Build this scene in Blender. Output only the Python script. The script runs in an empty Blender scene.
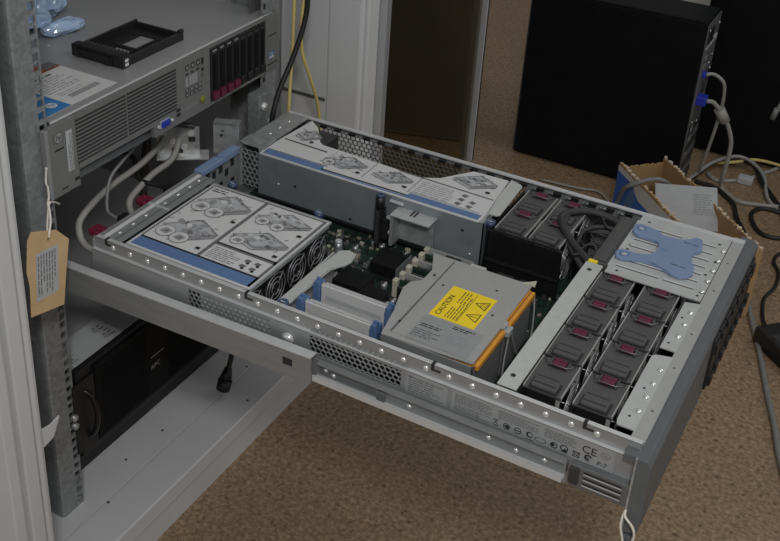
import bpy, bmesh, math, random
from mathutils import Vector, Matrix

SC = bpy.context.scene
COL = SC.collection
V = Vector
PI = math.pi
GROUND = 0.53          # everything is modelled from the server's top plane, then lifted so the floor is z = 0

# ------------------------------------------------------------------ materials
def mat(name, c, rough=0.5, metal=0.0, var=0.12, scale=60.0, bump=0.0, bscale=None, spec=0.5,
        trans=0.0, alpha=1.0, stretch=None, coat=0.0):
    m = bpy.data.materials.new(name); m.use_nodes = True
    nt = m.node_tree; n = nt.nodes; b = n['Principled BSDF']
    tc = n.new('ShaderNodeTexCoord'); mp = n.new('ShaderNodeMapping')
    if stretch: mp.inputs['Scale'].default_value = stretch
    nt.links.new(tc.outputs['Object'], mp.inputs['Vector'])
    no = n.new('ShaderNodeTexNoise'); no.inputs['Scale'].default_value = scale; no.inputs['Detail'].default_value = 4
    nt.links.new(mp.outputs[0], no.inputs['Vector'])
    r = n.new('ShaderNodeValToRGB')
    r.color_ramp.elements[0].position = .3; r.color_ramp.elements[1].position = .7
    r.color_ramp.elements[0].color = [x*(1-var) for x in c]+[1]
    r.color_ramp.elements[1].color = [min(1, x*(1+var)) for x in c]+[1]
    nt.links.new(no.outputs['Fac'], r.inputs['Fac']); nt.links.new(r.outputs['Color'], b.inputs['Base Color'])
    b.inputs['Roughness'].default_value = rough; b.inputs['Metallic'].default_value = metal
    b.inputs['Specular IOR Level'].default_value = spec
    b.inputs['Transmission Weight'].default_value = trans
    b.inputs['Alpha'].default_value = alpha
    b.inputs['Coat Weight'].default_value = coat
    if bump:
        bn = n.new('ShaderNodeTexNoise'); bn.inputs['Scale'].default_value = bscale or scale*4
        nt.links.new(mp.outputs[0], bn.inputs['Vector'])
        bp = n.new('ShaderNodeBump'); bp.inputs['Strength'].default_value = bump; bp.inputs['Distance'].default_value = .002
        nt.links.new(bn.outputs['Fac'], bp.inputs['Height']); nt.links.new(bp.outputs['Normal'], b.inputs['Normal'])
    return m

def spangle(name, c, rough, metal, scale=90, var=.2):
    m = mat(name, c, rough, metal); nt = m.node_tree; n = nt.nodes; b = n['Principled BSDF']
    tc = n['Texture Coordinate']
    vo = n.new('ShaderNodeTexVoronoi'); vo.inputs['Scale'].default_value = scale
    nt.links.new(tc.outputs['Object'], vo.inputs['Vector'])
    sep = n.new('ShaderNodeSeparateColor'); nt.links.new(vo.outputs['Color'], sep.inputs[0])
    r = n.new('ShaderNodeValToRGB')
    r.color_ramp.elements[0].color = [x*(1-var) for x in c]+[1]; r.color_ramp.elements[1].color = [min(1, x*(1+var)) for x in c]+[1]
    nt.links.new(sep.outputs[0], r.inputs['Fac']); nt.links.new(r.outputs['Color'], b.inputs['Base Color'])
    return m

def floor_mat():
    m = mat('speckled_cork_vinyl', (.2, .13, .075), .5); nt = m.node_tree; n = nt.nodes; b = n['Principled BSDF']
    tc = n['Texture Coordinate']
    a = n.new('ShaderNodeTexNoise'); a.inputs['Scale'].default_value = 130; a.inputs['Detail'].default_value = 6; a.inputs['Roughness'].default_value = .7
    c = n.new('ShaderNodeTexNoise'); c.inputs['Scale'].default_value = 8
    v = n.new('ShaderNodeTexVoronoi'); v.inputs['Scale'].default_value = 62
    for q in (a, c, v): nt.links.new(tc.outputs['Object'], q.inputs['Vector'])
    r = n.new('ShaderNodeValToRGB'); e = r.color_ramp.elements
    e[0].position = .32; e[0].color = (.145, .092, .048, 1); e[1].position = .68; e[1].color = (.43, .305, .19, 1)
    x = e.new(.5); x.color = (.28, .188, .108, 1)
    nt.links.new(a.outputs['Fac'], r.inputs['Fac'])
    r2 = n.new('ShaderNodeValToRGB'); r2.color_ramp.elements[0].position = .10; r2.color_ramp.elements[1].position = .26
    r2.color_ramp.elements[0].color = (.55, .53, .5, 1); r2.color_ramp.elements[1].color = (1, 1, 1, 1)
    nt.links.new(v.outputs['Distance'], r2.inputs['Fac'])
    r3 = n.new('ShaderNodeValToRGB'); r3.color_ramp.elements[0].color = (.86, .88, .9, 1); r3.color_ramp.elements[1].color = (1, 1, 1, 1)
    nt.links.new(c.outputs['Fac'], r3.inputs['Fac'])
    m1 = n.new('ShaderNodeMix'); m1.data_type = 'RGBA'; m1.blend_type = 'MULTIPLY'; m1.inputs[0].default_value = 1
    m2 = n.new('ShaderNodeMix'); m2.data_type = 'RGBA'; m2.blend_type = 'MULTIPLY'; m2.inputs[0].default_value = 1
    nt.links.new(r.outputs[0], m1.inputs[6]); nt.links.new(r2.outputs[0], m1.inputs[7])
    nt.links.new(m1.outputs[2], m2.inputs[6]); nt.links.new(r3.outputs[0], m2.inputs[7])
    nt.links.new(m2.outputs[2], b.inputs['Base Color'])
    return m

def glass_mat():
    m = bpy.data.materials.new('smoked_glass'); m.use_nodes = True
    nt = m.node_tree; n = nt.nodes; out = n['Material Output']; n.remove(n['Principled BSDF'])
    t = n.new('ShaderNodeBsdfTransparent'); t.inputs[0].default_value = (.62, .59, .52, 1)
    g = n.new('ShaderNodeBsdfGlossy'); g.inputs['Roughness'].default_value = .05; g.inputs['Color'].default_value = (.8, .8, .8, 1)
    tc = n.new('ShaderNodeTexCoord'); no = n.new('ShaderNodeTexNoise'); no.inputs['Scale'].default_value = 12
    nt.links.new(tc.outputs['Object'], no.inputs['Vector'])
    ma = n.new('ShaderNodeMath'); ma.operation = 'MULTIPLY_ADD'; ma.inputs[1].default_value = .02; ma.inputs[2].default_value = .04
    nt.links.new(no.outputs['Fac'], ma.inputs[0])
    mx = n.new('ShaderNodeMixShader'); nt.links.new(ma.outputs[0], mx.inputs[0])
    nt.links.new(t.outputs[0], mx.inputs[1]); nt.links.new(g.outputs[0], mx.inputs[2]); nt.links.new(mx.outputs[0], out.inputs[0])
    return m

M = dict(
    zinc=spangle('galvanised_zinc', (.40, .41, .415), .42, .5, 120, .16),
    post=spangle('galvanised_post', (.26, .272, .278), .5, .35, 170, .16),
    steel=mat('chassis_steel', (.335, .34, .345), .42, .45, .06, 40, stretch=(1, 8, 8)),
    steel_d=mat('dull_steel', (.2, .205, .21), .5, .6, .08, 40),
    rail=mat('rail_steel', (.285, .29, .29), .38, .4, .08, 25, stretch=(1, 6, 6)),
    bright=mat('bright_steel', (.66, .67, .67), .35, .4, .04, 60),
    rivet=mat('rivet_steel', (.85, .85, .83), .2, .7, .03, 90),
    riser=spangle('riser_zinc', (.30, .335, .35), .36, .5, 45, .05),
    pale=mat('pale_sheet_steel', (.50, .51, .5), .48, .25, .05, 60),
    bar=mat('grey_white_bar', (.50, .51, .495), .5, .1, .05, 120),
    cover=mat('cover_grey', (.40, .405, .395), .5, .25, .03, 90),
    lid=mat('lid_steel', (.36, .36, .365), .33, .25, .05, 14),
    bezel=mat('bezel_grey', (.115, .12, .125), .5, .1, .05, 90),
    bezel_l=mat('front_panel_grey', (.18, .18, .175), .5, .15, .05, 90),
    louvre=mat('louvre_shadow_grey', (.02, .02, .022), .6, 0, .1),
    fan_top=mat('fan_grey_plastic', (.075, .075, .074), .5, 0, .06, 150),
    black=mat('black_plastic', (.012, .012, .013), .45, 0, .2, 90),
    black_s=mat('satin_black_metal', (.005, .0056, .0064), .55, 0, .2, 20, spec=.15),
    black_g=mat('gloss_black_plastic', (.010, .010, .011), .2, 0, .2, 50),
    dark=mat('dark_grey_metal', (.05, .05, .052), .5, .3, .1, 50),
    maroon=mat('maroon_plastic', (.115, .012, .038), .42, 0, .1, 100),
    red=mat('crimson_plastic', (.17, .016, .045), .45, 0, .1, 100),
    lblue=mat('light_blue_plastic', (.19, .265, .42), .45, 0, .04, 60),
    blue=mat('blue_latch_plastic', (.10, .18, .36), .42, 0, .08, 90),
    wire=mat('thin_wire_grey', (.17, .17, .17), .35, .5, .1, 200),
    ringb=mat('navy_ring_plastic', (.07, .10, .19), .4, 0, .1, 90),
    knob=mat('blue_knob_plastic', (.028, .042, .09), .4, 0, .1, 90),
    vgablue=mat('connector_blue', (.02, .04, .42), .4, 0, .1, 90),
    white=mat('white_label_paper', (.60, .60, .595), .55, 0, .03, 90),
    offw=mat('pale_grey_paper', (.44, .45, .46), .6, 0, .04, 90),
    grey_ink=mat('grey_ink', (.30, .30, .31), .6, 0, .2, 300),
    dgrey_ink=mat('dark_grey_ink', (.14, .14, .145), .6, 0, .2, 300),
    ink=mat('black_ink', (.02, .02, .022), .55, 0, .1, 100),
    band=mat('label_blue_ink', (.105, .185, .36), .5, 0, .04, 90),
    lblue_ink=mat('leaflet_blue_ink', (.04, .20, .48), .5, 0, .05, 90),
    photo=mat('red_brown_ink', (.28, .10, .05), .5, 0, .5, 90),
    silver=mat('silver_label', (.33, .335, .34), .45, .2, .03, 90),
    yellow=mat('yellow_label', (.90, .66, .02), .5, 0, .03, 90),
    orange=mat('orange_plastic', (.68, .30, .03), .45, 0, .08, 90),
    pcb=mat('circuit_board_green', (.016, .033, .025), .45, 0, .5, 120),
    chip=mat('chip_black', (.02, .02, .022), .5, 0, .1, 90),
    cream=mat('cream_plastic', (.48, .46, .37), .5, 0, .08, 120),
    can=mat('capacitor_aluminium', (.34, .34, .36), .35, .6, .05, 120),
    gold=mat('tan_component', (.30, .27, .22), .5, .2, .2, 160),
    fin=mat('heatsink_fin_grey', (.22, .225, .235), .45, .3, .25, 60, stretch=(1, 1, 30)),
    clear=mat('clear_plastic_edge', (.36, .36, .35), .3, 0, .05, 90),
    cab=mat('cabinet_white_paint', (.56, .565, .57), .5, 0, .025, 10, bump=.04, bscale=700),
    cab_d=mat('cabinet_inner_grey', (.10, .10, .10), .6, 0, .08, 10),
    brown=mat('backing_dark_brown', (.20, .19, .165), .5, 0, .08, 10),
    alu=mat('door_aluminium', (.44, .45, .46), .4, .4, .04, 20, stretch=(1, 1, 20)),
    tag=mat('manila_card', (.58, .40, .21), .7, 0, .08, 40),
    string=mat('white_string', (.72, .68, .6), .8, 0, .1, 400),
    cardb=mat('corrugated_cardboard', (.40, .25, .115), .75, 0, .08, 30),
    cardl=mat('torn_cardboard_edge', (.62, .52, .40), .8, 0, .2, 200),
    pblue=mat('box_print_blue', (.035, .13, .48), .55, 0, .1, 20),
    gcable=mat('grey_cable_jacket', (.30, .295, .27), .5, 0, .06, 90),
    dgcable=mat('mid_grey_cable_jacket', (.20, .205, .20), .5, 0, .06, 90),
    bcable=mat('black_cable_jacket', (.012, .012, .012), .45, 0, .1, 90),
    ycable=mat('yellow_cable_jacket', (.56, .45, .15), .5, 0, .05, 90),
    braid=mat('charcoal_braid', (.035, .035, .036), .6, 0, .5, 700),
    led=mat('green_button', (.20, .20, .03), .4, 0, .05, 90),
    film=mat('blue_tinted_film', (.42, .56, .80), .1, 0, .3, 26, bump=.6, bscale=60, spec=.9, alpha=.8),
    wall=mat('wall_paint', (.55, .55, .54), .7, 0, .03, 6),
    floor=floor_mat(), glass=glass_mat(),
)

# ------------------------------------------------------------------ mesh builder
def frame(o, u, v):
    u = V(u).normalized(); v = V(v).normalized(); n = u.cross(v)
    m = Matrix((u, v, n)).transposed().to_4x4(); m.translation = V(o); return m

def catmull(p, k=6, closed=False):
    p = [V(a) for a in p]; out = []; n = len(p)
    rng = range(n) if closed else range(n-1)
    for i in rng:
        if closed: a, b, c, d = p[i-1], p[i], p[(i+1) % n], p[(i+2) % n]
        else: a, b, c, d = p[max(i-1, 0)], p[i], p[i+1], p[min(i+2, n-1)]
        for j in range(k):
            t = j/k
            out.append(.5*((2*b)+(c-a)*t+(2*a-5*b+4*c-d)*t*t+(3*b-a-3*c+d)*t**3))
    if not closed: out.append(p[-1])
    return out

class MB:
    def __init__(s): s.bm = bmesh.new(); s.mats = []; s.M = Matrix()
    def mi(s, m):
        m = M[m] if isinstance(m, str) else m
        if m not in s.mats: s.mats.append(m)
        return s.mats.index(m)
    def vs(s, pts): return [s.bm.verts.new(s.M @ V(p)) for p in pts]
    def face(s, vl, m, smooth=False):
        try: f = s.bm.faces.new(vl)
        except ValueError: return None
        f.material_index = s.mi(m); f.smooth = smooth; return f
    def poly(s, pts, m): return s.face(s.vs(pts), m)
    def loft(s, rings, m, smooth=False, caps=True, closed=True):
        R = [s.vs(r) for r in rings]; fs = []
        for a, b in zip(R, R[1:]):
            n = len(a)
            for i in range(n if closed else n-1):
                fs.append(s.face([a[i], a[(i+1) % n], b[(i+1) % n], b[i]], m, smooth))
        if caps: fs.append(s.face(R[0][::-1], m)); fs.append(s.face(R[-1], m))
        return [f for f in fs if f]
    def bev(s, fs, b, m, seg=2):
        es = list({e for f in fs for e in f.edges})
        r = bmesh.ops.bevel(s.bm, geom=es, offset=b, segments=seg, affect='EDGES', profile=.6, clamp_overlap=True)
        for f in r['faces']: f.material_index = s.mi(m)
    def box(s, x0, x1, y0, y1, z0, z1, m, b=0, seg=2):
        fs = s.loft([[(x0, y0, z0), (x1, y0, z0), (x1, y1, z0), (x0, y1, z0)], [(x0, y0, z1), (x1, y0, z1), (x1, y1, z1), (x0, y1, z1)]], m)
        if b: s.bev(fs, b, m, seg)
        return s
    def prism(s, pts, a, b, m, ax='z', bv=0):
        f = {'z': lambda p, h: (p[0], p[1], h), 'y': lambda p, h: (p[0], h, p[1]), 'x': lambda p, h: (h, p[0], p[1])}[ax]
        fs = s.loft([[f(p, a) for p in pts], [f(p, b) for p in pts]], m)
        if bv: s.bev(fs, bv, m)
        return s
    def tube(s, pts, r, m, n=8, closed=False, smooth=True, flat=1.0):
        pts = [V(p) for p in pts]; N = len(pts); rings = []
        up = None
        for i, p in enumerate(pts):
            a = pts[i-1] if (i or closed) else p; b = pts[(i+1) % N] if (i < N-1 or closed) else p
            t = (b-a).normalized()
            if up is None:
                up = V((0, 0, 1)) if abs(t.z) < .9 else V((1, 0, 0))
            up = (up-t*up.dot(t)).normalized(); sd = t.cross(up)
            rr = r(i/(N-1)) if callable(r) else r
            rings.append([p+(math.cos(2*PI*k/n)*sd+math.sin(2*PI*k/n)*up*flat)*rr for k in range(n)])
        if closed: rings.append(rings[0])
        if closed:
            R = [s.vs(q) for q in rings[:-1]]; R.append(R[0])
            for a, b in zip(R, R[1:]):
                for i in range(n): s.face([a[i], a[(i+1) % n], b[(i+1) % n], b[i]], m, smooth)
        else: s.loft(rings, m, smooth)
        return s
    def cyl(s, p0, p1, r, m, n=16, r1=None, smooth=True):
        p0 = V(p0); p1 = V(p1); t = (p1-p0).normalized(); up = V((0, 0, 1)) if abs(t.z) < .9 else V((1, 0, 0))
        sd = t.cross(up).normalized(); up = sd.cross(t); r1 = r if r1 is None else r1
        C = [math.cos(2*PI*k/n)*sd+math.sin(2*PI*k/n)*up for k in range(n)]
        s.loft([[p0+c*r for c in C], [p1+c*r1 for c in C]], m, smooth); return s
    def dome(s, c, nrm, r, h, m, n=10):
        c = V(c); t = V(nrm).normalized(); up = V((0, 0, 1)) if abs(t.z) < .9 else V((1, 0, 0))
        sd = t.cross(up).normalized(); up = sd.cross(t)
        rings = [[c+t*h*math.sin(a)+(math.cos(2*PI*k/n)*sd+math.sin(2*PI*k/n)*up)*r*math.cos(a) for k in range(n)] for a in (0, .35, .75, 1.15, 1.5)]
        s.loft(rings, m, True); return s
    def ring(s, c, nrm, R, r, m, n=20, k=6):
        c = V(c); t = V(nrm).normalized(); up = V((0, 0, 1)) if abs(t.z) < .9 else V((1, 0, 0))
        sd = t.cross(up).normalized(); up = sd.cross(t)
        return s.tube([c+(math.cos(2*PI*i/n)*sd+math.sin(2*PI*i/n)*up)*R for i in range(n)], r, m, k, closed=True)
    def hexgrid(s, w, h, pitch, hole, t, m, mask=None):
        """perforated sheet in local x-y, hole walls along local z"""
        s3 = math.sqrt(3); R = pitch/s3; rows = int(h/(pitch*s3/2))+1
        for j in range(rows+1):
            y = j*pitch*s3/2; off = (j % 2)*pitch/2
            for i in range(int(w/pitch)+2):
                x = i*pitch+off
                if x > w+pitch*.3 or y > h+pitch*.3: continue
                hr = hole if (mask is None or mask(x, y)) else hole*.12
                O = [(x+R*math.cos(PI/6+k*PI/3), y+R*math.sin(PI/6+k*PI/3)) for k in range(6)]
                I = [(x+hr*math.cos(PI/6+k*PI/3), y+hr*math.sin(PI/6+k*PI/3)) for k in range(6)]
                of = s.vs([(a, b, 0) for a, b in O]); jf = s.vs([(a, b, 0) for a, b in I]); jb = s.vs([(a, b, -t) for a, b in I]); ob = s.vs([(a, b, -t) for a, b in O])
                for k in range(6):
                    q = (k+1) % 6
                    s.face([of[k], of[q], jf[q], jf[k]], m); s.face([jf[k], jf[q], jb[q], jb[k]], m); s.face([ob[q], ob[k], jb[k], jb[q]], m)
        return s
    # flat marks in the local x-y plane of s.M (printing on a sheet)
    def mark(s, x0, x1, y0, y1, m, l=1): z = l*.00022; s.poly([(x0, y0, z), (x1, y0, z), (x1, y1, z), (x0, y1, z)], m); return s
    def shape(s, pts, m, l=1): s.poly([(a, b, l*.00022) for a, b in pts], m); return s
    def stroke(s, p, q, w, m, l=1):
        p = V((p[0], p[1])); q = V((q[0], q[1])); d = (q-p).normalized()*w/2; n = V((-d.y, d.x))
        return s.shape([p-n, q-n, q+n, p+n], m, l)
    def disc(s, x, y, r, m, l=1, n=18, k=1): return s.shape([(x+r*math.cos(2*PI*i/n), y+k*r*math.sin(2*PI*i/n)) for i in range(n)], m, l)
    def circ(s, x, y, r, w, m, l=1, n=20, k=1):
        z = l*.00022
        for i in range(n):
            a, b = 2*PI*i/n, 2*PI*(i+1)/n
            s.poly([(x+(r-w)*math.cos(a), y+k*(r-w)*math.sin(a), z), (x+r*math.cos(a), y+k*r*math.sin(a), z), (x+r*math.cos(b), y+k*r*math.sin(b), z), (x+(r-w)*math.cos(b), y+k*(r-w)*math.sin(b), z)], m)
        return s
    def lines(s, x0, x1, y0, y1, n, m, seed=0, l=1, fill=.45):
        rd = random.Random(seed); p = (y1-y0)/n
        for i in range(n):
            x = x0; y = y1-(i+1)*p; end = x1-(x1-x0)*rd.choice([0, .03, .1, .3])
            while x < end:
                w = min(rd.uniform(.8, 2.6)*p, end-x); s.mark(x, x+w, y, y+p*fill, m, l); x += w+p*.35
        return s
    def text(s, t, size, x, y, m, l=2, align='LEFT', shear=0):
        cu = bpy.data.curves.new('t', 'FONT'); cu.body = t; cu.size = size; cu.align_x = align; cu.shear = shear
        cu.resolution_u = 3
        o = bpy.data.objects.new('t', cu); COL.objects.link(o)
        bpy.context.view_layer.update()
        me = bpy.data.meshes.new_from_object(o.evaluated_get(bpy.context.evaluated_depsgraph_get()))
        for p in me.polygons:
            s.poly([(x+me.vertices[i].co.x, y+me.vertices[i].co.y, l*.00022) for i in p.vertices], m)
        bpy.data.objects.remove(o); bpy.data.curves.remove(cu); bpy.data.meshes.remove(me)
        return s
    def sheet(s, w, h, m, t=.0006): return s.box(0, w, 0, h, -t, 0, m)
    def build(s, name, parent=None, label=None, recalc=True, origin=None):
        if recalc: bmesh.ops.recalc_face_normals(s.bm, faces=s.bm.faces[:])
        if parent is not None: o0 = ORG[parent.name]
        elif origin is not None: o0 = V(origin)
        else:
            cs = [v.co for v in s.bm.verts]
            o0 = V(((min(c.x for c in cs)+max(c.x for c in cs))/2, (min(c.y for c in cs)+max(c.y for c in cs))/2, min(c.z for c in cs)))
        bmesh.ops.translate(s.bm, verts=s.bm.verts[:], vec=-o0)
        me = bpy.data.meshes.new(name); s.bm.to_mesh(me); s.bm.free()
        for m in s.mats: me.materials.append(m)
        o = bpy.data.objects.new(name, me); COL.objects.link(o)
        if parent is not None: o.parent = parent
        else: o.location = o0
        ORG[o.name] = o0
        if label: o['label'] = label
        return o

ORG = {}
def thing(name, label, cat, loc, group=None):
    o = bpy.data.objects.new(name, None); COL.objects.link(o); o.location = loc; o.empty_display_size = .02
    ORG[o.name] = V(loc); return tag(o, label, cat, group)
def tag(o, label, cat, group=None):
    o['label'] = label; o['category'] = cat
    if group: o['group'] = group
    return o
def struct(o): o['kind'] = 'structure'; return o
def copy_at(o, loc, parent=None):
    """copy of a part with its sub-parts, moved to loc (relative to parent)"""
    c = o.copy(); COL.objects.link(c); c.location = loc
    if parent is not None: c.parent = parent
    for ch in o.children:
        d = ch.copy(); COL.objects.link(d); d.parent = c
    return c

def doodle(b, x0, x1, y0, y1, seed, circles=2):
    """a printed step drawing: grey machine outline, round details, step-number box"""
    rd = random.Random(seed); w = x1-x0; h = y1-y0
    P = lambda u, v: (x0+u*w, y0+v*h)
    b.shape([P(.03, .42), P(.52, .16), P(.97, .62), P(.50, .92)], 'grey_ink', 1)
    b.shape([P(.08, .44), P(.50, .24), P(.88, .62), P(.48, .86)], 'offw', 2)
    b.shape([P(.03, .42), P(.52, .16), P(.52, .06), P(.03, .30)], 'offw', 1)
    b.shape([P(.52, .16), P(.97, .62), P(.97, .50), P(.52, .06)], 'grey_ink', 1)
    for a, c in (((.03, .42), (.52, .16)), ((.52, .16), (.97, .62)), ((.97, .62), (.50, .92)), ((.50, .92), (.03, .42)), ((.03, .30), (.52, .06)), ((.52, .06), (.97, .50))):
        b.stroke(P(*a), P(*c), .0007, 'dgrey_ink', 4)
    for i in range(22):
        u, v = rd.uniform(.14, .70), rd.uniform(.36, .72); e = rd.uniform(.05, .13)
        b.shape([P(u, v), P(u+e, v-.07), P(u+e*1.4, v+.02), P(u+e*.4, v+.09)], rd.choice(['dgrey_ink', 'grey_ink', 'white', 'grey_ink', 'offw', 'grey_ink']), 3+i*.04)
    for i in range(12):
        u, v = rd.uniform(.05, .9), rd.uniform(.05, .92)
        b.stroke(P(u, v), P(u+rd.uniform(-.14, .14), v+rd.uniform(-.1, .1)), .0009, rd.choice(['ink', 'dgrey_ink']), 4.1+i*.04)
    for i in range(circles):
        u = (.20, .50, .78)[i % 3]; v = (.24, .18, .3)[i % 3]
        r = .19*min(w, h); cx, cy = P(u, v)
        b.disc(cx, cy, r, 'white', 5); b.circ(cx, cy, r, .0008, 'dgrey_ink', 6)
        b.shape([(cx-r*.6, cy-r*.3), (cx+r*.4, cy-r*.5), (cx+r*.6, cy+r*.3), (cx-r*.3, cy+r*.5)], 'grey_ink', 6); b.shape([(cx-r*.2, cy-r*.2), (cx+r*.3, cy-r*.2), (cx+r*.2, cy+r*.3)], 'dgrey_ink', 7)
    b.mark(x1-.009, x1-.003, y0+.003, y0+.008, 'ink', 5)

# ================================================================== SETTING
fl = MB(); fl.box(-2.2, 3.2, -2.0, 2.75, -.56, -.53, 'floor'); struct(fl.build('floor'))
wb = MB(); wb.box(-2.2, 3.2, 2.75, 2.85, -.53, 2.1, 'wall'); struct(wb.build('wall_back'))

# ================================================================== OPEN SERVER
SV = thing('rack_server', 'opened rack server slid out of the white cabinet with its fans and circuit board showing', 'server', (.335, .22, -.09))

# ---- chassis tray
b = MB(); L = .675; W = .445; ZB = -.090
b.box(0, L, .018, W, ZB, ZB+.0015, 'steel'); b.box(0, L, .018, .0195, ZB, -.0735, 'steel'); b.box(0, L, 0, .0195, -.0745, -.0735, 'steel')
# near lower wall around two perforated openings
ys = (-.0015, 0)
def nw(x0, x1, z0, z1, m='steel'): b.box(x0, x1, ys[0], ys[1], z0, z1, m)
o1 = (.146, .259, -.044, -.017); o2 = (.311, .424, -.039, -.016)
nw(0, o1[0], -.0745, -.013); nw(o1[0], o1[1], -.0745, o1[2]); nw(o1[0], o1[1], o1[3], -.013)
nw(o1[1], o2[0], -.0745, -.013); nw(o2[0], o2[1], -.0745, o2[2]); nw(o2[0], o2[1], o2[3], -.013)
nw(o2[1], L, -.0745, -.013)
b.box(0, L, -.0015, .004, -.0135, -.0125, 'bright')                 # folded ledge, its highlight put into the bright colour
b.box(0, L, .003, .0045, -.0125, .003, 'steel')                      # rivet strip
b.box(.004, L, .0030, .0085, .0025, .0035, 'bright')                 # folded top lip
for x in (.018, .222, .455, .618):                                   # hood hook slots
    b.box(x, x+.011, .0024, .0036, -.004, -.0015, 'ink'); b.box(x, x+.0035, .0024, .0092, -.0015, .0041, 'ink')
b.box(.305, .43, .0100, .0110, -.073, -.016, 'black'); b.box(.14, .165, .0060, .0070, -.073, -.014, 'black')  # black plates added behind the vents to keep their holes dark
# far wall
b.box(0, .045, W-.0015, W, ZB, 0, 'steel'); b.box(.045, .385, W-.0015, W, ZB, -.048, 'steel'); b.box(.045, .385, W-.0015, W, -.009, 0, 'steel')
b.box(.385, L, W-.0015, W, ZB, 0, 'steel'); b.box(0, L, W-.0075, W, -.001, .0008, 'bright')
for i in range(24):
    x = .06+i*.0245; b.box(x, x+.010, W-.012, W-.0073, -.006, -.0022, 'black')
# rear wall and rear top strip
b.box(0, .0015, 0, .2, ZB, 0, 'steel'); b.box(0, .0015, .2, W, ZB, -.004, 'steel')
b.box(0, .034, .006, .205, -.0016, -.0004, 'steel'); b.box(.0075, .0125, .010, .203, -.0004, .0006, 'white'); b.box(.024, .0255, .010, .203, -.0004, .0002, 'steel_d')
b.box(.0015, .034, .105, .107, -.0004, .0012, 'bright')
for i, (y, z) in enumerate([(.218, -.02), (.232, -.016), (.246, -.022), (.232, -.036), (.262, -.02), (.276, -.03), (.290, -.02), (.262, -.045), (.29, -.05)]):
    b.box(.0014, .0021, y-.004, y+.004, z-.0055, z+.0055, 'ink', 0)
CH = b.build('chassis_tray', SV)

b = MB(); b.M = frame((.1455, .0006, -.045), (1, 0, 0), (0, 0, 1)); b.hexgrid(.113, .029, .0066, .0027, .0012, 'steel', mask=None)
b.M = Matrix(); b.box(.161, .259, .0013, .0028, -.045, -.0135, 'zinc'); b.build('vent_panel', CH, 'mostly blanked hexagon vent in the near side wall')
b = MB(); b.M = frame((.311, .0006, -.041), (1, 0, 0), (0, 0, 1)); b.hexgrid(.114, .027, .0066, .0031, .0012, 'steel'); b.build('vent_panel', CH, 'black honeycomb vent in the near side wall')
b = MB(); b.M = frame((.045, W-.0012, -.048), (1, 0, 0), (0, 0, 1)); b.hexgrid(.34, .041, .0078, .0036, .001, 'steel_d'); b.build('vent_panel', CH, 'long honeycomb vent in the far side wall')

def rivet(pos, n, r=.0036):
    q = MB(); q.dome(pos, n, r, r*.6, 'rivet'); return q.build('rivet', CH)
p0 = (.05, .0030, -.0045); rv = rivet(p0, (0, -1, 0))
xs = [.03+.0262*i for i in range(24)]
for x in xs[1:]:
    copy_at(rv, V((x-.05, 0, 0)) + rv.location)
rv.location = V((xs[0]-.05, 0, 0))
p1 = (.658, .052, .0006); rv2 = rivet(p1, (0, 0, 1))
for y in (.077, .102, .128, .197, .223, .249, .300, .326, .352, .378, .404): copy_at(rv2, (0, y-.052, 0))
rv3 = rivet((.018, .03, -.0004), (0, 0, 1), .0026)
for y in (.055, .08, .118, .145, .17, .19): copy_at(rv3, (0, y-.03, 0))
q = MB(); q.cyl((.284, -.0015, -.031), (.284, -.0045, -.031), .0075, 'bright', 20); q.dome((.284, -.0045, -.031), (0, -1, 0), .0068, .003, 'rivet', 16); q.build('side_stud', CH, 'bright round stud on the near side wall')

# ---- front strip, bezel
b = MB()
b.box(.662, .676, .010, W+.004, -.004, 0, 'cover'); 
b.prism([(.645, .022), (.663, .022), (.663, .157), (.646, .152), (.643, .148), (.643, .03)], -.0012, .0004, 'pale'); b.prism([(.646, .168), (.663, .168), (.663, .273), (.6465, .268)], -.0012, .0004, 'pale')
b.box(.6435, .6455, .02, .28, -.085, -.002, 'dark')
for y in (.04, .09, .18, .235): b.cyl((.652, y, .0002), (.652, y, .0008), .0014, 'ink', 8)
for y in (.06, .14, .21, .31, .38): b.cyl((.669, y, -.0005), (.669, y, .0003), .0016, 'steel_d', 8)
b.build('front_strip', SV)
b = MB()
pr = [(.6755, -.004), (.6855, -.004), (.690, -.010), (.690, -.094), (.6755, -.098)]
b.prism(pr, -.010, .462, 'bezel', 'y', .0012)
b.box(.6745, .6765, -.0112, -.0085, -.098, -.004, 'zinc')
b.box(.663, .6765, -.0085, .0095, -.013, -.0035, 'bezel', .001)
b.box(.668, .6765, .446, .463, -.03, -.0035, 'bezel', .001)
BZ = b.build('front_bezel', SV)
b = MB()
for i in range(8):
    y = .235+i*.0265; b.box(.6895, .6930, y, y+.022, -.084, -.016, 'black', .001); b.box(.6925, .6965, y+.004, y+.018, -.08, -.066, 'black', .001); b.box(.6925, .6955, y+.003, y+.019, -.036, -.022, 'black', .001)
b.build('drive_bay', BZ, 'row of black drive fronts in the far half of the bezel')
b = MB(); b.prism([(.6755, -.10), (.6865, -.10), (.6865, -.118), (.678, -.114)], -.011, -.003, 'bezel', 'y', .001); b.build('release_tab', BZ)

# rear latch bar of the inner rail on the near side
b = MB(); b.box(.617, .6748, -.010, -.0016, -.066, -.040, 'steel_d', .001)
for z in (-.061, -.054, -.047): b.box(.630, .668, -.0106, -.0098, z, z+.0030, 'ink'); b.box(.630, .668, -.0112, -.0098, z-.0004, z+.0006, 'bright')
b.dome((.622, -.010, -.052), (0, -1, 0), .003, .002, 'rivet'); b.box(.616, .626, -.0125, -.0098, -.062, -.042, 'dark', .001)
b.build('rail_latch', SV)

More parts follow.
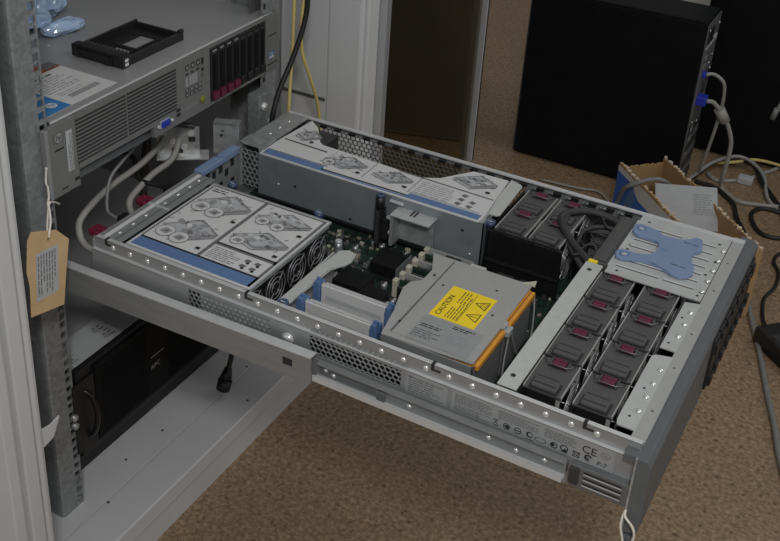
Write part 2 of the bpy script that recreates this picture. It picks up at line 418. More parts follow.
# ---- side labels
b = MB(); b.M = frame((.430, -.0018, -.0395), (1, 0, 0), (0, 0, 1)); b.sheet(.048, .025, 'silver', .0003); b.lines(.003, .044, .002, .023, 7, 'dgrey_ink', 3); b.text('P/N', .003, .003, .0205, 'ink'); b.build('information_label', SV, 'small grey information label on the near side wall')
b = MB(); b.M = frame((.4825, -.0018, -.0400), (1, 0, 0), (0, 0, 1)); b.sheet(.172, .026, 'silver', .0003)
b.lines(.004, .046, .012, .024, 5, 'dgrey_ink', 5); b.lines(.052, .095, .013, .024, 5, 'dgrey_ink', 6); b.lines(.101, .134, .013, .024, 5, 'dgrey_ink', 7)
b.lines(.004, .044, .002, .011, 4, 'dgrey_ink', 8)
for x in (.062, .074, .112): b.circ(x, .0065, .0038, .0009, 'ink')
b.stroke((.059, .0065), (.065, .0065), .001, 'ink'); b.disc(.0625, .0065, .0022, 'ink', 2); b.stroke((.0715, .0065), (.0765, .0065), .001, 'ink'); b.disc(.111, .007, .002, 'ink', 2)
b.mark(.0472, .0535, .0025, .0035, 'ink'); b.stroke((.048, .010), (.0525, .0045), .0007, 'ink'); b.stroke((.0525, .010), (.048, .0045), .0007, 'ink'); b.mark(.048, .0525, .0100, .0108, 'ink')
b.disc(.0865, .0075, .0036, 'ink', 1, k=1); b.disc(.0872, .0078, .0023, 'silver', 2); b.lines(.083, .092, .001, .003, 1, 'ink', 4); b.circ(.098, .006, .0062, .0009, 'ink', 1, k=.5)
b.text('GS', .0055, .108, .0045, 'ink', 3) if False else None
b.circ(.1225, .0075, .0042, .0012, 'ink'); b.shape([(.120, .003), (.127, .003), (.1235, .008)], 'ink', 2)
b.mark(.1315, .1385, .0025, .0095, 'ink', 1); b.circ(.135, .006, .0028, .0008, 'silver', 2); b.mark(.1345, .1355, .003, .009, 'silver', 2)
b.circ(.147, .0072, .0040, .0018, 'ink', 1); b.shape([(.147, .0045), (.1515, .0045), (.1515, .0105)], 'silver', 2); b.stroke((.1455, .008), (.148, .0055), .0012, 'ink', 3)
b.text('CE', .0125, .1395, .0125, 'ink'); b.circ(.163, .0175, .0050, .0007, 'dgrey_ink', 1, k=.75); b.text('cc', .005, .1605, .0160, 'dgrey_ink'); b.text('P-7', .0075, .156, .003, 'ink')
b.build('regulatory_label', SV, 'long grey label with CE and safety marks on the near side wall')

# ---- circuit board
b = MB(); b.box(.012, .489, .012, W-.01, -.082, -.080, 'pcb'); 
rd = random.Random(4)
for i in range(1300):                                                # surface components too small to single out
    x, y = rd.uniform(.03, .482), rd.uniform(.06, .43)
    if x < .205: y = rd.uniform(.21, .30)
    w, d = rd.uniform(.0018, .007), rd.uniform(.0018, .007)
    b.box(x, x+w, y, y+d, -.080, -.080+rd.uniform(.001, .006), rd.choice(['chip', 'chip', 'gold', 'can', 'dark', 'pcb', 'dark', 'cream', 'wire', 'wire', 'steel_d', 'chip', 'pcb']))
MBD = b.build('circuit_board', SV)
b = MB(); b.box(.4895, .5225, .014, W-.01, -.0885, -.080, 'black'); b.build('dark_gap_strip', SV, 'black strip added to darken the gap between the covers and the fans')  # black strip added to darken the floor before the fans
def heatsink(x0, x1, y0, y1, h, n, ax):
    q = MB(); q.box(x0, x1, y0, y1, -.078, -.074, 'chip'); 
    for i in range(n):
        if ax == 'y': a = x0+(x1-x0)*i/(n-1); q.box(a-.0006, a+.0006, y0, y1, -.074, h, 'black')
        else: a = y0+(y1-y0)*i/(n-1); q.box(x0, x1, a-.0006, a+.0006, -.074, h, 'black')
    return q
q = heatsink(.266, .302, .222, .264, -.056, 14, 'y'); q.box(.3022, .3034, .222, .264, -.078, -.0565, 'fin'); q.build('heat_sink', MBD, 'black finned block behind the bigger one')
heatsink(.246, .284, .160, .199, -.057, 14, 'y').build('heat_sink', MBD, 'black finned block between the sheet deflector and memory')
heatsink(.286, .314, .158, .180, -.060, 10, 'y').build('heat_sink', MBD, 'small black finned block beside the cover')
q = MB(); q.cyl((0, 0, -.080), (0, 0, -.069), .0042, 'can', 14); q.cyl((0, 0, -.069), (0, 0, -.0686), .0032, 'pale', 14); q.box(-.003, .0005, -.003, .003, -.0687, -.0684, 'ink')
q.bm.verts.ensure_lookup_table(); ORG['zero'] = V()
capo = [(.222, .262), (.250, .285), (.236, .288), (.212, .240), (.318, .166), (.322, .18), (.234, .212), (.296, .205), (.30, .28), (.285, .285), (.258, .212), (.223, .222), (.335, .155), (.245, .145), (.232, .19), (.325, .14), (.322, .295), (.34, .297), (.5, .25), (.505, .265), (.495, .3), (.505, .15), (.508, .12), (.503, .2)]
cap = None
bmesh.ops.translate(q.bm, verts=q.bm.verts[:], vec=(capo[0][0], capo[0][1], 0))
cap = q.build('capacitor', MBD)
for x, y in capo[1:]: copy_at(cap, (x-capo[0][0], y-capo[0][1], 0))
chips = [(.222, .236, .242, .252, .008, 'gold'), (.232, .25, .205, .218, .004, 'chip'), (.205, .22, .235, .25, .003, 'chip'), (.252, .262, .27, .282, .010, 'black'), (.286, .302, .268, .280, .006, 'gold'), (.300, .312, .183, .197, .005, 'chip'), (.21, .226, .205, .222, .003, 'chip'), (.496, .512, .225, .245, .012, 'black'), (.494, .514, .27, .29, .015, 'black'), (.495, .512, .17, .19, .010, 'chip'), (.494, .512, .06, .10, .012, 'dark')]
for c in chips:
    q = MB(); q.box(c[0], c[1], c[2], c[3], -.080, -.080+c[4], c[5], .0006, 1); q.build('chip', MBD)
for i, y in enumerate((.196, .214, .232, .250, .268, .284)):         # empty memory sockets running under the cover
    q = MB(); q.box(.314, .385, y, y+.0055, -.080, -.062, 'black', .0005, 1); q.box(.318, .385, y+.0022, y+.0036, -.062, -.0615, 'steel_d')
    q.box(.316, .380, y+.0062, y+.0088, -.080, -.055, 'cover' if i % 2 else 'pcb')
    q.box(.3115, .3185, y-.0015, y+.007, -.078, -.052, 'cream', .0012, 1); q.build('memory_socket', MBD)

# ---- memory modules with blue latches
for y, dx in ((.068, 0.0), (.108, -.002)):
    q = MB(); x0, x1 = .262+dx, .349+dx
    q.box(x0, x1, y, y+.0052, -.078, -.030, 'white', .0008, 1); q.box(x0+.001, x1-.001, y+.0015, y+.0037, -.0302, -.0285, 'bright')
    q.box(x0, x1, y+.0115, y+.0145, -.078, -.0345, 'pale', .0006, 1)
    q.M = frame((x0+.006, y-.0001, -.074), (1, 0, 0), (0, 0, 1)); q.mark(.000, .076, .024, .030, 'offw', 0.6); q.M = Matrix()
    mm = q.build('memory_module', SV)
    for xa in (x0-.010, x1+.0005):
        q = MB(); q.prism([(xa, -.078), (xa+.0095, -.078), (xa+.0095, -.038), (xa+.0065, -.0275), (xa+.001, -.0275), (xa, -.035)], y-.0025, y+.0075, 'blue', 'y', .0012)
        q.box(xa+.002, xa+.0075, y+.0105, y+.0165, -.05, -.033, 'blue', .001, 1); q.box(xa+.001, xa+.008, y+.0035, y+.0065, -.0276, -.0245, 'blue', .0008, 1); q.build('latch', mm, 'blue end latch')

# ---- power supply cage under the printed label board
b = MB(); b.box(.036, .205, .012, .204, -.0885, -.008, 'dark'); b.box(.034, .2175, .010, .2035, -.0075, -.0042, 'zinc', .0008, 1)
b.box(.203, .2155, .012, .2, -.0125, -.0077, 'zinc'); b.box(.205, .213, .012, .2, -.0885, -.080, 'black')
PS = b.build('power_supply_cage', SV)
b = MB(); b.M = frame((.037, .0195, -.0035), (1, 0, 0), (0, 1, 0)); w, h = .1795, .179
b.sheet(w, h, 'white', .0006); g = .0028
b.mark(.003, w-.003, .0035, .0225, 'band'); b.mark(.003, w-.003, .0225, .026, 'ink')
b.mark(.002, w-.002, .1745, .1775, 'dgrey_ink'); b.mark(.002, .0048, .026, .1745, 'dgrey_ink'); b.mark(w-.0060, w-.002, .0035, .1745, 'dgrey_ink'); b.mark(.0855, .0905, .026, .1745, 'dgrey_ink')
b.mark(.09, w-.003, .058, .0615, 'dgrey_ink'); b.mark(.09, w-.003, .0615, .0645, 'ink'); 
doodle(b, .006, .085, .032, .10, 1); doodle(b, .006, .085, .105, .172, 2)
doodle(b, .092, w-.007, .067, .118, 3, 1); doodle(b, .092, w-.007, .122, .172, 4)
b.lines(.094, .136, .030, .056, 7, 'dgrey_ink', 9, 1, .35); b.lines(.008, .03, .163, .173, 2, 'ink', 21)
for i in range(4):
    u, v = .145+.014*(i % 2), .034+.012*(i//2); b.shape([(u-.004, v), (u+.003, v-.003), (u+.005, v+.004), (u-.002, v+.005)], 'dgrey_ink', 2); b.disc(u+.003, v-.003, .0022, 'ink', 3)
b.build('instruction_label', PS, 'white printed instruction sheet with a blue band along its near edge')
def blower(yc, zc, R=.021, big=False):
    q = MB(); X = .2052
    q.box(.2045, X+.001, yc-.0235, yc+.0235, zc-.034, zc+.027, 'black'); q.cyl((X+.001, yc, zc), (X+.0025, yc, zc), .009, 'black_g', 18)
    for k in range(7):
        a = k*2*PI/7; q.M = frame((X+.0016, yc, zc), (0, math.cos(a), math.sin(a)), (0, -math.sin(a), math.cos(a))); q.poly([(.009, -.003, 0), (.02, -.006, .0012), (.021, .005, -.0004), (.009, .003, 0)], 'dark')
    q.M = Matrix()
    for r in (.0085, .0145, .0208): q.ring((X+.0055, yc, zc), (1, 0, 0), r, .0008, 'can', 22, 5)
    for a in (PI/4, 3*PI/4, 5*PI/4, 7*PI/4): q.tube([(X+.0055, yc+math.cos(a)*.006, zc+math.sin(a)*.006), (X+.0055, yc+math.cos(a)*.023, zc+math.sin(a)*.023)], .0008, 'can', 5)
    return q
bl = blower(.036, -.041).build('case_fan', PS, 'black fan behind a ring-shaped wire guard')
for y in (.0845, .132, .180): copy_at(bl, (0, y-.036, 0))
for y in (.044, .136):                                               # release levers at the back of the power supplies
    q = MB(); q.prism([(-.040, y-.009), (-.025, y-.011), (-.018, y-.002), (-.025, y+.007), (-.039, y+.009)], -.026, -.017, 'red', 'z', .002); q.box(-.03, -.002, y-.006, y+.004, -.03, -.014, 'red', .001, 1); q.build('release_lever', PS, 'crimson lever sticking out at the back')

# ---- blue latch bar on the rear wall
q = MB(); q.box(-.007, .007, .212, .262, -.009, -.0005, 'lblue', .0012); q.box(-.006, .006, .264, .303, -.010, .0005, 'lblue', .0012); q.box(-.004, .004, .26, .266, -.011, -.002, 'lblue'); q.build('expansion_retainer', SV, 'blue plastic bar on the rear wall')

# ---- riser cage
b = MB(); RY = .3025
b.box(.038, .383, RY, RY+.0016, -.065, -.0015, 'riser'); b.prism([(.04, .304), (.381, .304), (.376, .372), (.365, .42), (.317, .42), (.286, .374), (.263, .361), (.1, .366), (.092, .37), (.06, .418), (.045, .43)], -.0035, -.0015, 'zinc'); b.box(.3815, .383, RY, .33, -.065, -.0015, 'riser'); b.box(.04, .10, .36, .42, -.06, -.0036, 'dark'); b.box(.1, .36, .352, .36, -.06, -.0036, 'dark')
b.box(.04, .38, RY-.004, RY, -.0665, -.064, 'black')
for x, z in ((.10, -.035), (.355, -.02), (.19, -.058)): b.cyl((x, RY+.0002, z), (x, RY-.0006, z), .0022, 'ink', 8)
b.dome((.072, RY, -.04), (0, -1, 0), .002, .0014, 'rivet'); b.dome((.368, RY, -.052), (0, -1, 0), .002, .0014, 'rivet')
RC = b.build('riser_cage', SV)
q = MB(); q.M = frame((.004, RY+.010, -.06), (1, 0, 0), (0, 0, 1)); q.hexgrid(.028, .053, .0082, .0036, .0012, 'zinc'); q.M = Matrix()
q.box(-.001, .004, RY+.008, RY+.0105, -.066, .004, 'zinc'); q.box(.0335, .040, RY+.0075, RY+.0105, -.066, .003, 'zinc'); q.box(-.001, .040, RY+.008, RY+.04, .002, .0035, 'zinc'); q.box(.0, .038, RY+.04, W-.008, .0005, .002, 'zinc')
for y in (.36, .385, .41): q.dome((.02, y, .002), (0, 0, 1), .0026, .0015, 'rivet')
q.build('perforated_bracket', RC)
q = MB(); P = [(.040, .3035), (.375, .3005), (.377, .3185), (.3705, .372), (.366, .425), (.315, .423), (.284, .378), (.262, .366), (.215, .369), (.101, .374), (.094, .379), (.066, .418), (.046, .434), (.040, .354)]
q.prism(P, -.0014, .0006, 'white'); q.M = frame((0, 0, .0006), (1, 0, 0), (0, 1, 0))
q.shape([(.043, .3055), (.373, .3035), (.3735, .317), (.270, .318), (.267, .3075), (.140, .308), (.136, .319), (.0425, .3195)], 'band'); q.mark(.043, .14, .320, .322, 'dgrey_ink') ; q.mark(.136, .268, .3085, .3115, 'ink', 2)
q.stroke((.045, .3605), (.118, .3575), .003, 'ink'); q.stroke((.228, .3665), (.37, .3625), .003, 'dgrey_ink')
doodle(q, .050, .090, .365, .410, 31, 0); doodle(q, .122, .190, .322, .368, 32, 1); doodle(q, .200, .262, .322, .364, 33, 0); doodle(q, .298, .362, .370, .420, 34, 0)
q.lines(.27, .322, .323, .360, 7, 'grey_ink', 35, 1, .35); q.mark(.268, .3685, .3195, .3215, 'grey_ink'); q.mark(.193, .195, .32, .367, 'grey_ink'); q.mark(.264, .266, .319, .364, 'grey_ink')
for i in range(5):
    u, v = .333+.016*(i % 2), .327+.012*(i//2); q.shape([(u-.004, v), (u+.003, v-.004), (u+.006, v+.003), (u-.001, v+.005)], 'dgrey_ink', 2)
q.build('instruction_label', RC, 'white printed instruction sheet with a cut-out far edge and blue near band')
q = MB(); q.prism([(.3775, .330), (.3885, .331), (.3915, .335), (.387, .421), (.384, .426), (.367, .432), (.3715, .372)], -.003, -.0008, 'bar', 'z', .0005); q.build('end_plate', RC, 'pale grey plate with rounded corners at the front end')
q = MB(); q.box(.262, .3185, .277, RY, -.0165, -.015, 'pale'); q.box(.266, .3165, .2985, .3008, -.06, -.0165, 'zinc'); q.box(.262, .266, .279, RY, -.063, -.0165, 'zinc')
for x in (.285, .290): q.box(x, x+.0024, .288, .302, -.0149, -.0143, 'dark')
for z in (-.028, -.05): q.cyl((.262, .29, z), (.252, .29, z), .0032, 'bright', 12)
q.box(.25, .27, .297, .3018, -.010, -.006, 'bright', .0008, 1); q.build('shelf_bracket', RC, 'small bent bracket screwed to the near face')
b = MB(); b.box(.236, .246, .284, .2985, -.080, -.018, 'black', .0015); b.cyl((.2405, .2905, -.018), (.2405, .2905, .0), .0062, 'black', 18); b.box(.246, .256, .286, .298, -.062, -.03, 'black', .0015); b.box(.238, .2435, .282, .285, -.07, -.02, 'dark', .001)
LT = b.build('retaining_latch', SV); q = MB(); q.cyl((.2405, .2905, 0), (.2405, .2905, .0022), .0058, 'knob', 18); q.ring((.2405, .2905, .0022), (0, 0, 1), .0042, .0009, 'ringb'); q.build('knob', LT, 'blue ring-topped knob')
for x, y, z in ((.192, .214, -.004), (.058, .212, -.002), (.3865, .316, -.003), (.2585, .026, -.008)):
    q = MB(); q.cyl((x, y, -.080), (x, y, z-.004), .0045, 'black', 14); q.cyl((x, y, z-.006), (x, y, z), .0068, 'knob', 18); q.ring((x, y, z), (0, 0, 1), .0052, .0011, 'ringb'); q.box(x-.003, x+.003, y-.0008, y+.0008, z-.0002, z+.0006, 'bright'); q.build('thumb_screw', SV, 'blue ringed thumb screw')
# sheet deflector beside the power supply fans
q = MB(); q.prism([(.2345, .052), (.249, .052), (.251, .145), (.262, .160), (.2655, .1725), (.262, .189), (.250, .1935), (.240, .185), (.239, .15), (.236, .14)], -.033, -.030, 'bar', 'z', .0008); q.box(.2345, .2365, .052, .18, -.079, -.031, 'bar'); q.build('air_deflector', SV, 'pale grey bent strip')
q = MB(); q.box(.203, .226, .224, .246, -.079, -.072, 'pale', .001); q.cyl((.209, .238, -.072), (.209, .238, -.055), .0055, 'can', 16); q.cyl((.209, .238, -.055), (.209, .238, -.0525), .0042, 'bright', 14); q.tube([(.22, .226, -.072), (.232, .215, -.066), (.236, .20, -.05)], .0025, 'pale', 6); q.build('standoff_bracket', SV, 'metal post on a small bracket')

# ---- processor cover
b = MB()
poly = [(.381, .032), (.487, .038), (.4865, .112), (.4905, .114), (.4905, .126), (.4855, .128), (.485, .211), (.357, .211), (.372, .176), (.372, .150), (.362, .140), (.360, .124), (.366, .100), (.372, .080)]
b.prism(poly, -.0072, -.0058, 'cover'); b.prism([(.3895, .041), (.487, .0395), (.4865, .112), (.4905, .114), (.4905, .126), (.4855, .128), (.485, .2105), (.3885, .2065)], -.0058, -.0045, 'cover', 'z', .0003)
b.box(.383, .487, .033, .0345, -.078, -.0072, 'steel'); b.box(.38, .4835, .2095, .211, -.078, -.0072, 'steel'); b.box(.384, .386, .035, .21, -.078, -.0072, 'steel_d')
b.box(.3863, .3893, .042, .207, -.0058, -.0055, 'steel_d')
for x, y in ((.398, .152), (.455, .176), (.470, .128), (.388, .062), (.380, .166)): b.cyl((x, y, -.0046), (x, y, -.0042), .0017, 'ink', 8)
for i, x in enumerate((.372, .405, .44, .468)): b.box(x, x+.02, .2115, .2165, -.012, -.006, ('black', 'pale', 'black', 'black')[i], .0006, 1)
b.prism([(.474, .2075), (.489, .2085), (.487, .219), (.481, .213)], -.0055, -.003, 'cream')
PC = b.build('processor_cover', SV)
q = MB(); q.M = frame((.4095, .0925, -.0041), (0, 1, 0), (-1, 0, 0)); q.M = frame((.4635, .0915, -.0041), (0, 1, 0), (-1, 0, 0)); w, h = .066, .0545
q.sheet(w, h, 'yellow', .0003); q.text('CAUTION:', .0095, .004, .0435, 'ink'); 
q.lines(.004, .036, .0235, .040, 5, 'ink', 41, 1, .3); q.lines(.004, .044, .024, .040, 5, 'ink', 44, 1, .3) if False else None
q.lines(.036, .062, .0245, .040, 4, 'ink', 42, 1, .3); q.stroke((.004, .0225), (.062, .0225), .0006, 'ink')
for u in (.021, .047):
    for a, c in (((u-.0085, .004), (u+.0085, .004)), ((u+.0085, .004), (u, .0185)), ((u, .0185), (u-.0085, .004))): q.stroke(a, c, .0011, 'ink')
q.mark(.0204, .0216, .0085, .0145, 'ink'); q.disc(.021, .0065, .0008, 'ink'); 
for k in (-1, 0, 1): q.stroke((.047+k*.003, .0075), (.0475+k*.003, .013), .0007, 'ink')
q.stroke((.042, .0058), (.052, .0058), .0008, 'ink')
q.build('caution_label', PC, 'yellow CAUTION label with two warning triangles')
q = MB(); q.M = frame((.478, .040, -.0041), (0, 1, 0), (-1, 0, 0)); q.sheet(.0485, .072, 'silver', .0002)
q.M = frame((.405, .043, -.0040), (1, 0, 0), (0, 1, 0)); q.lines(.005, .030, .024, .031, 2, 'ink', 51, 1, .4); q.lines(.038, .064, .037, .044, 2, 'ink', 56, 1, .4); q.lines(.003, .036, .004, .020, 4, 'dgrey_ink', 52, 1, .4); q.lines(.04, .066, .012, .032, 4, 'grey_ink', 53, 1, .4); q.build('information_label', PC, 'silver label with dark printed lines')
for y0, y1 in ((.0405, .1165), (.1235, .2045)):
    q = MB()
    for i in range(10): q.box(.448+.0042*i, .4492+.0042*i, y0, y1, -.078, -.012, 'fin')
    q.box(.4865, .4885, y0, y1, -.078, -.011, 'fin'); q.box(.4876, .4922, y0, y1-.001, -.0155, -.0085, 'orange', .0006, 1); q.box(.446, .4865, y0, y1, -.012, -.0085, 'orange'); q.build('heat_sink', PC, 'grey finned block with an orange top edge')
q = MB(); q.tube(catmull([(.4855, .120, -.004), (.491, .1205, -.006), (.494, .120, -.02), (.4935, .118, -.05), (.494, .116, -.075)]), .0011, 'clear', 6); q.tube(catmull([(.489, .1225, -.008), (.4945, .1245, -.014), (.4955, .16, -.07), (.4945, .2, -.074), (.493, .206, -.04), (.49, .206, -.012)]), .0011, 'clear', 6); q.box(.4895, .497, .113, .126, -.016, -.008, 'clear', .0015); q.build('wire_clip', PC, 'clear clip between the two finned blocks')

# ---- support bar and fan modules
b = MB(); b.box(.5225, .5435, .016, .289, -.0015, .0005, 'bar', .0004, 1); b.box(.5235, .525, .018, .287, -.085, -.0015, 'pale')
for y in (.036, .272): b.cyl((.532, y, .0004), (.532, y, .0009), .0028, 'ink', 12)
b.build('support_bar', SV, 'long pale grey bar beside the near fans')

def fan_module(loc):
    X, Y = loc
    q = MB(); q.M = Matrix.Translation((X, Y, 0)); z1 = -.005
    q.box(-.0165, .0145, -.0285, .0285, -.086, z1-.003, 'black'); q.box(-.0205, .0205, -.029, .029, z1-.004, z1, 'fan_top', .0008, 1)
    for x in (-.0205, .0195): q.box(x, x+.0012, -.029, .029, z1-.003, z1+.0007, 'clear')
    q.box(-.0135, .0135, -.0285, -.0125, z1, z1+.0042, 'fan_top', .0016); q.box(-.012, .012, -.0235, -.0215, z1+.004, z1+.0046, 'black', .0003, 1); q.box(-.0155, .0155, -.0292, -.0098, z1-.0002, z1+.0005, 'ink')  # ink strip around the grip paints its shadow line
    q.box(-.0105, .0105, .0135, .029, z1-.0002, z1+.0004, 'ink'); q.box(-.0105, -.008, .015, .0285, z1, z1+.0022, 'fan_top', .0008, 1); q.box(.008, .0105, .015, .0285, z1, z1+.0022, 'fan_top', .0008, 1)
    q.box(-.014, .010, -.006, -.0045, z1-.0002, z1+.0003, 'dark')
    q.tube([(-.0165, .027, z1+.001), (-.013, .017, z1+.0035), (-.008, .0145, z1+.0035), (.008, .0145, z1+.0035), (.013, .017, z1+.0035), (.0165, .027, z1+.001)], .0007, 'wire', 5)
    f = q.build('fan_module', SV)
    q = MB(); q.M = Matrix.Translation((X, Y, 0)); q.box(-.0072, .0072, .0155, .0275, z1+.0002, z1+.0038, 'maroon', .0015); q.box(-.0072, .0072, .0225, .0240, z1+.0036, z1+.0042, 'maroon'); q.build('release_latch', f, 'maroon latch')
    q = MB(); q.M = Matrix.Translation((X, Y, 0))
    for r in (.008, .0145, .021, .0275): q.ring((.0235, 0, -.036), (1, 0, 0), r, .0009, 'can', 20, 5)
    for a in range(4): q.tube([(.0235, math.cos(a*PI/2+.8)*.007, -.036+math.sin(a*PI/2+.8)*.007), (.0235, math.cos(a*PI/2+.8)*.0275, -.036+math.sin(a*PI/2+.8)*.0275), (.0145, math.cos(a*PI/2+.8)*.0285, -.036+math.sin(a*PI/2+.8)*.0275)], .0009, 'can', 5)
    for s in (-.025, .025): q.box(.0145, .0185, s-.0012, s+.0012, -.08, -.012, 'clear')
    q.build('finger_guard', f, 'ring-shaped wire guard'); return f
fs = [(x, .0655+.0635*i-.0015) for x in (.5645, .6170) for i in range(4)] + [(x, y) for x in (.4165, .4620) for y in (.3370, .3955)]
f0 = fan_module(fs[0])
for x, y in fs[1:]: copy_at(f0, (x-fs[0][0], y-fs[0][1], 0))
q = MB(); q.box(.389, .488, .302, .3065, -.086, -.0075, 'black_g', .001); q.box(.389, .391, .302, .425, -.086, -.0075, 'black'); q.box(.389, .488, .298, .3025, -.05, -.048, 'black'); q.box(.395, .41, .303, .308, -.0076, -.005, 'black', .0006, 1); q.box(.43, .45, .303, .308, -.0076, -.005, 'black', .0006, 1); q.box(.47, .482, .303, .308, -.0076, -.005, 'black', .0006, 1); q.build('fan_shroud', SV, 'black plastic wall around the far fans')

# ---- slotted plate with blue handle
b = MB(); b.box(.548, .661, .281, .437, -.0022, -.0006, 'pale'); b.box(.548, .5495, .281, .437, -.05, -.002, 'steel_d')
for y in (.30, .318, .336, .354, .372, .390, .409):
    for x0, x1 in ((.556, .607), (.612, .648)): b.box(x0, x1, y, y+.0014, -.0007, -.0003, 'dark'); b.box(x0, x1, y+.0014, y+.0032, -.0007, .0004, 'white')
for x, y in ((.655, .29), (.652, .34), (.655, .375), (.65, .42), (.56, .29), (.56, .425), (.556, .345), (.556, .357)): b.cyl((x, y, -.0006), (x, y, -.0002), .0018, 'ink', 8)
b.box(.64, .661, .278, .282, -.010, -.0022, 'ink')
SP = b.build('slotted_plate', SV, 'pale slotted steel plate at the far front corner')
H = [(.5475, .393), (.5470, .401), (.5500, .4065), (.5560, .4075), (.576, .404), (.5865, .3935), (.610, .397), (.616, .404), (.6235, .414), (.6305, .4105), (.633, .402), (.636, .385), (.629, .375), (.6275, .364), (.631, .352), (.638, .342), (.640, .326), (.636, .316), (.627, .311), (.618, .3125), (.606, .320), (.592, .3255), (.578, .321), (.556, .3135), (.5500, .3155), (.5470, .322), (.5480, .3315), (.5530, .3350), (.571, .3335), (.5850, .340), (.5890, .350), (.5885, .364), (.5870, .373), (.5800, .3785), (.560, .3770), (.551, .3830)]
q = MB(); q.prism(H, .0003, .0042, 'lblue', 'z', .0009)
for x, y in ((.556, .396), (.556, .324)): q.ring((x+.002, y, .0042), (0, 0, 1), .0052, .0010, 'blue', 18, 5); q.disc(x+.002, y, .0035, 'offw', 20)
for x in (.612,):
    for y in (.392, .333): q.box(x, x+.008, y, y+.0012, .0041, .0045, 'knob'); q.box(x+.010, x+.018, y-.0005, y+.0007, .0041, .0045, 'knob')
q.ring((.596, .36, .0042), (0, 0, 1), .003, .0005, 'blue', 14, 4)
q.build('handle', SP, 'light blue H-shaped plastic handle')

# ---- connector bar and braided looms
q = MB(); q.box(.5255, .5475, .295, .423, -.03, -.001, 'fan_top', .0015); q.box(.530, .543, .30, .42, -.0012, .0010, 'fan_top', .0008); q.box(.5245, .5265, .30, .42, -.075, -.004, 'black'); q.box(.524, .535, .2900, .2960, -.02, .0015, 'yellow', .001); q.box(.547, .5486, .295, .42, -.004, .0015, 'bright'); CN = q.build('cable_connector', SV, 'dark grey bar-shaped cable connector')
for k, pts in enumerate([[(.534, .405, -.008), (.515, .412, -.004), (.490, .410, -.001), (.470, .392, .002), (.462, .370, .003), (.470, .350, .002), (.490, .330, -.004), (.512, .312, -.008), (.528, .302, -.010)],
                         [(.534, .412, -.010), (.512, .420, -.008), (.490, .420, -.008), (.472, .404, -.003), (.4655, .380, .001), (.474, .345, -.006), (.498, .322, -.016), (.518, .31, -.03)],
                         [(.532, .40, -.012), (.512, .400, -.012), (.497, .394, -.014), (.488, .380, -.018), (.49, .362, -.03), (.50, .345, -.05)]]):
    q = MB(); q.tube(catmull(pts), .0046-.0006*k, 'braid', 8); q.build('wire_loom', CN, 'charcoal braided loom')
rd = random.Random(77)
for k in range(9):
    q = MB(); y0_ = .31+.012*k; q.tube(catmull([(.528, y0_, -.010), (.515, y0_+rd.uniform(-.01, .01), rd.uniform(-.012, .001)), (.500, y0_+rd.uniform(-.015, .02), rd.uniform(-.02, -.004)), (.492, .345+.009*k, rd.uniform(-.04, -.02)), (.490, .35+.008*k, -.07)]), .0013, rd.choice(['braid', 'black', 'wire', 'braid']), 6); q.build('wire', CN, 'single thin wire')
for i in range(6):                                                    # hooks along the far wall
    q = MB(); x = .395+i*.024; q.box(x, x+.011, .4375, .4425, -.009, -.0065, 'zinc', .0006, 1); q.box(x+.002, x+.0045, .4345, .438, -.016, -.0065, 'wire'); q.build('wall_hook', CH)

# ================================================================== SLIDE RAIL
SR = thing('slide_rail', 'steel slide rail along the near side of the opened server', 'rail', (.2, -.013, -.079))
b = MB(); y0, y1 = -.0235, -.0225
# outer channel from the post to about half the server's length
def sl(x0, x1, dz0, dz1, ya, yb, m):                       # the rail rises slightly towards its front end
    f = lambda x: -.036+(x+.03)*.0255
    b.prism([(x0, f(x0)+dz0), (x1, f(x1)+dz0), (x1, f(x1)+dz1), (x0, f(x0)+dz1)], ya, yb, m, 'y')
sl(-.044, .290, -.036, 0, -.0235, -.0215, 'rail'); sl(.290, .303, -.036, -.0225, -.0235, -.0215, 'rail'); sl(.290, .303, -.0115, 0, -.0235, -.0215, 'rail'); sl(.303, .3265, -.034, 0, -.0235, -.0215, 'rail')
sl(-.044, .3265, -.036, -.0345, -.0215, -.010, 'rail'); sl(-.044, .3265, -.0012, .0004, -.0242, -.012, 'bright'); sl(.288, .305, -.0235, -.011, -.0212, -.0205, 'ink')
b.build('outer_channel', SR)
b = MB(); b.box(.05, .612, -.0100, -.0085, -.058, -.0375, 'rail'); b.box(.33, .612, -.0165, -.0085, -.0385, -.0372, 'rail'); b.box(.3270, .612, -.0205, -.0085, -.0590, -.0570, 'bright'); b.box(.3270, .612, -.0205, -.0188, -.0570, -.0515, 'bright'); b.box(.05, .612, -.0085, -.0016, -.056, -.044, 'steel_d')
b.box(.330, .4, -.0104, -.0098, -.0545, -.0415, 'steel_d', .004); b.box(.402, .412, -.0125, -.0098, -.057, -.044, 'steel_d', .001)
b.build('inner_channel', SR)
for x, z in ((.338, -.047), (.348, -.050), (.44, -.05), (.53, -.049), (.56, -.051), (.59, -.049)):
    q = MB(); q.dome((x, -.0100, z), (0, -1, 0), .0028, .0018, 'rivet'); q.build('screw', SR)
q = MB(); q.box(-.0475, -.043, -.0245, -.008, -.082, -.03, 'post', .001); q.box(-.0495, -.0445, -.022, -.006, -.05, -.024, 'bright', .001); q.build('mounting_end', SR)

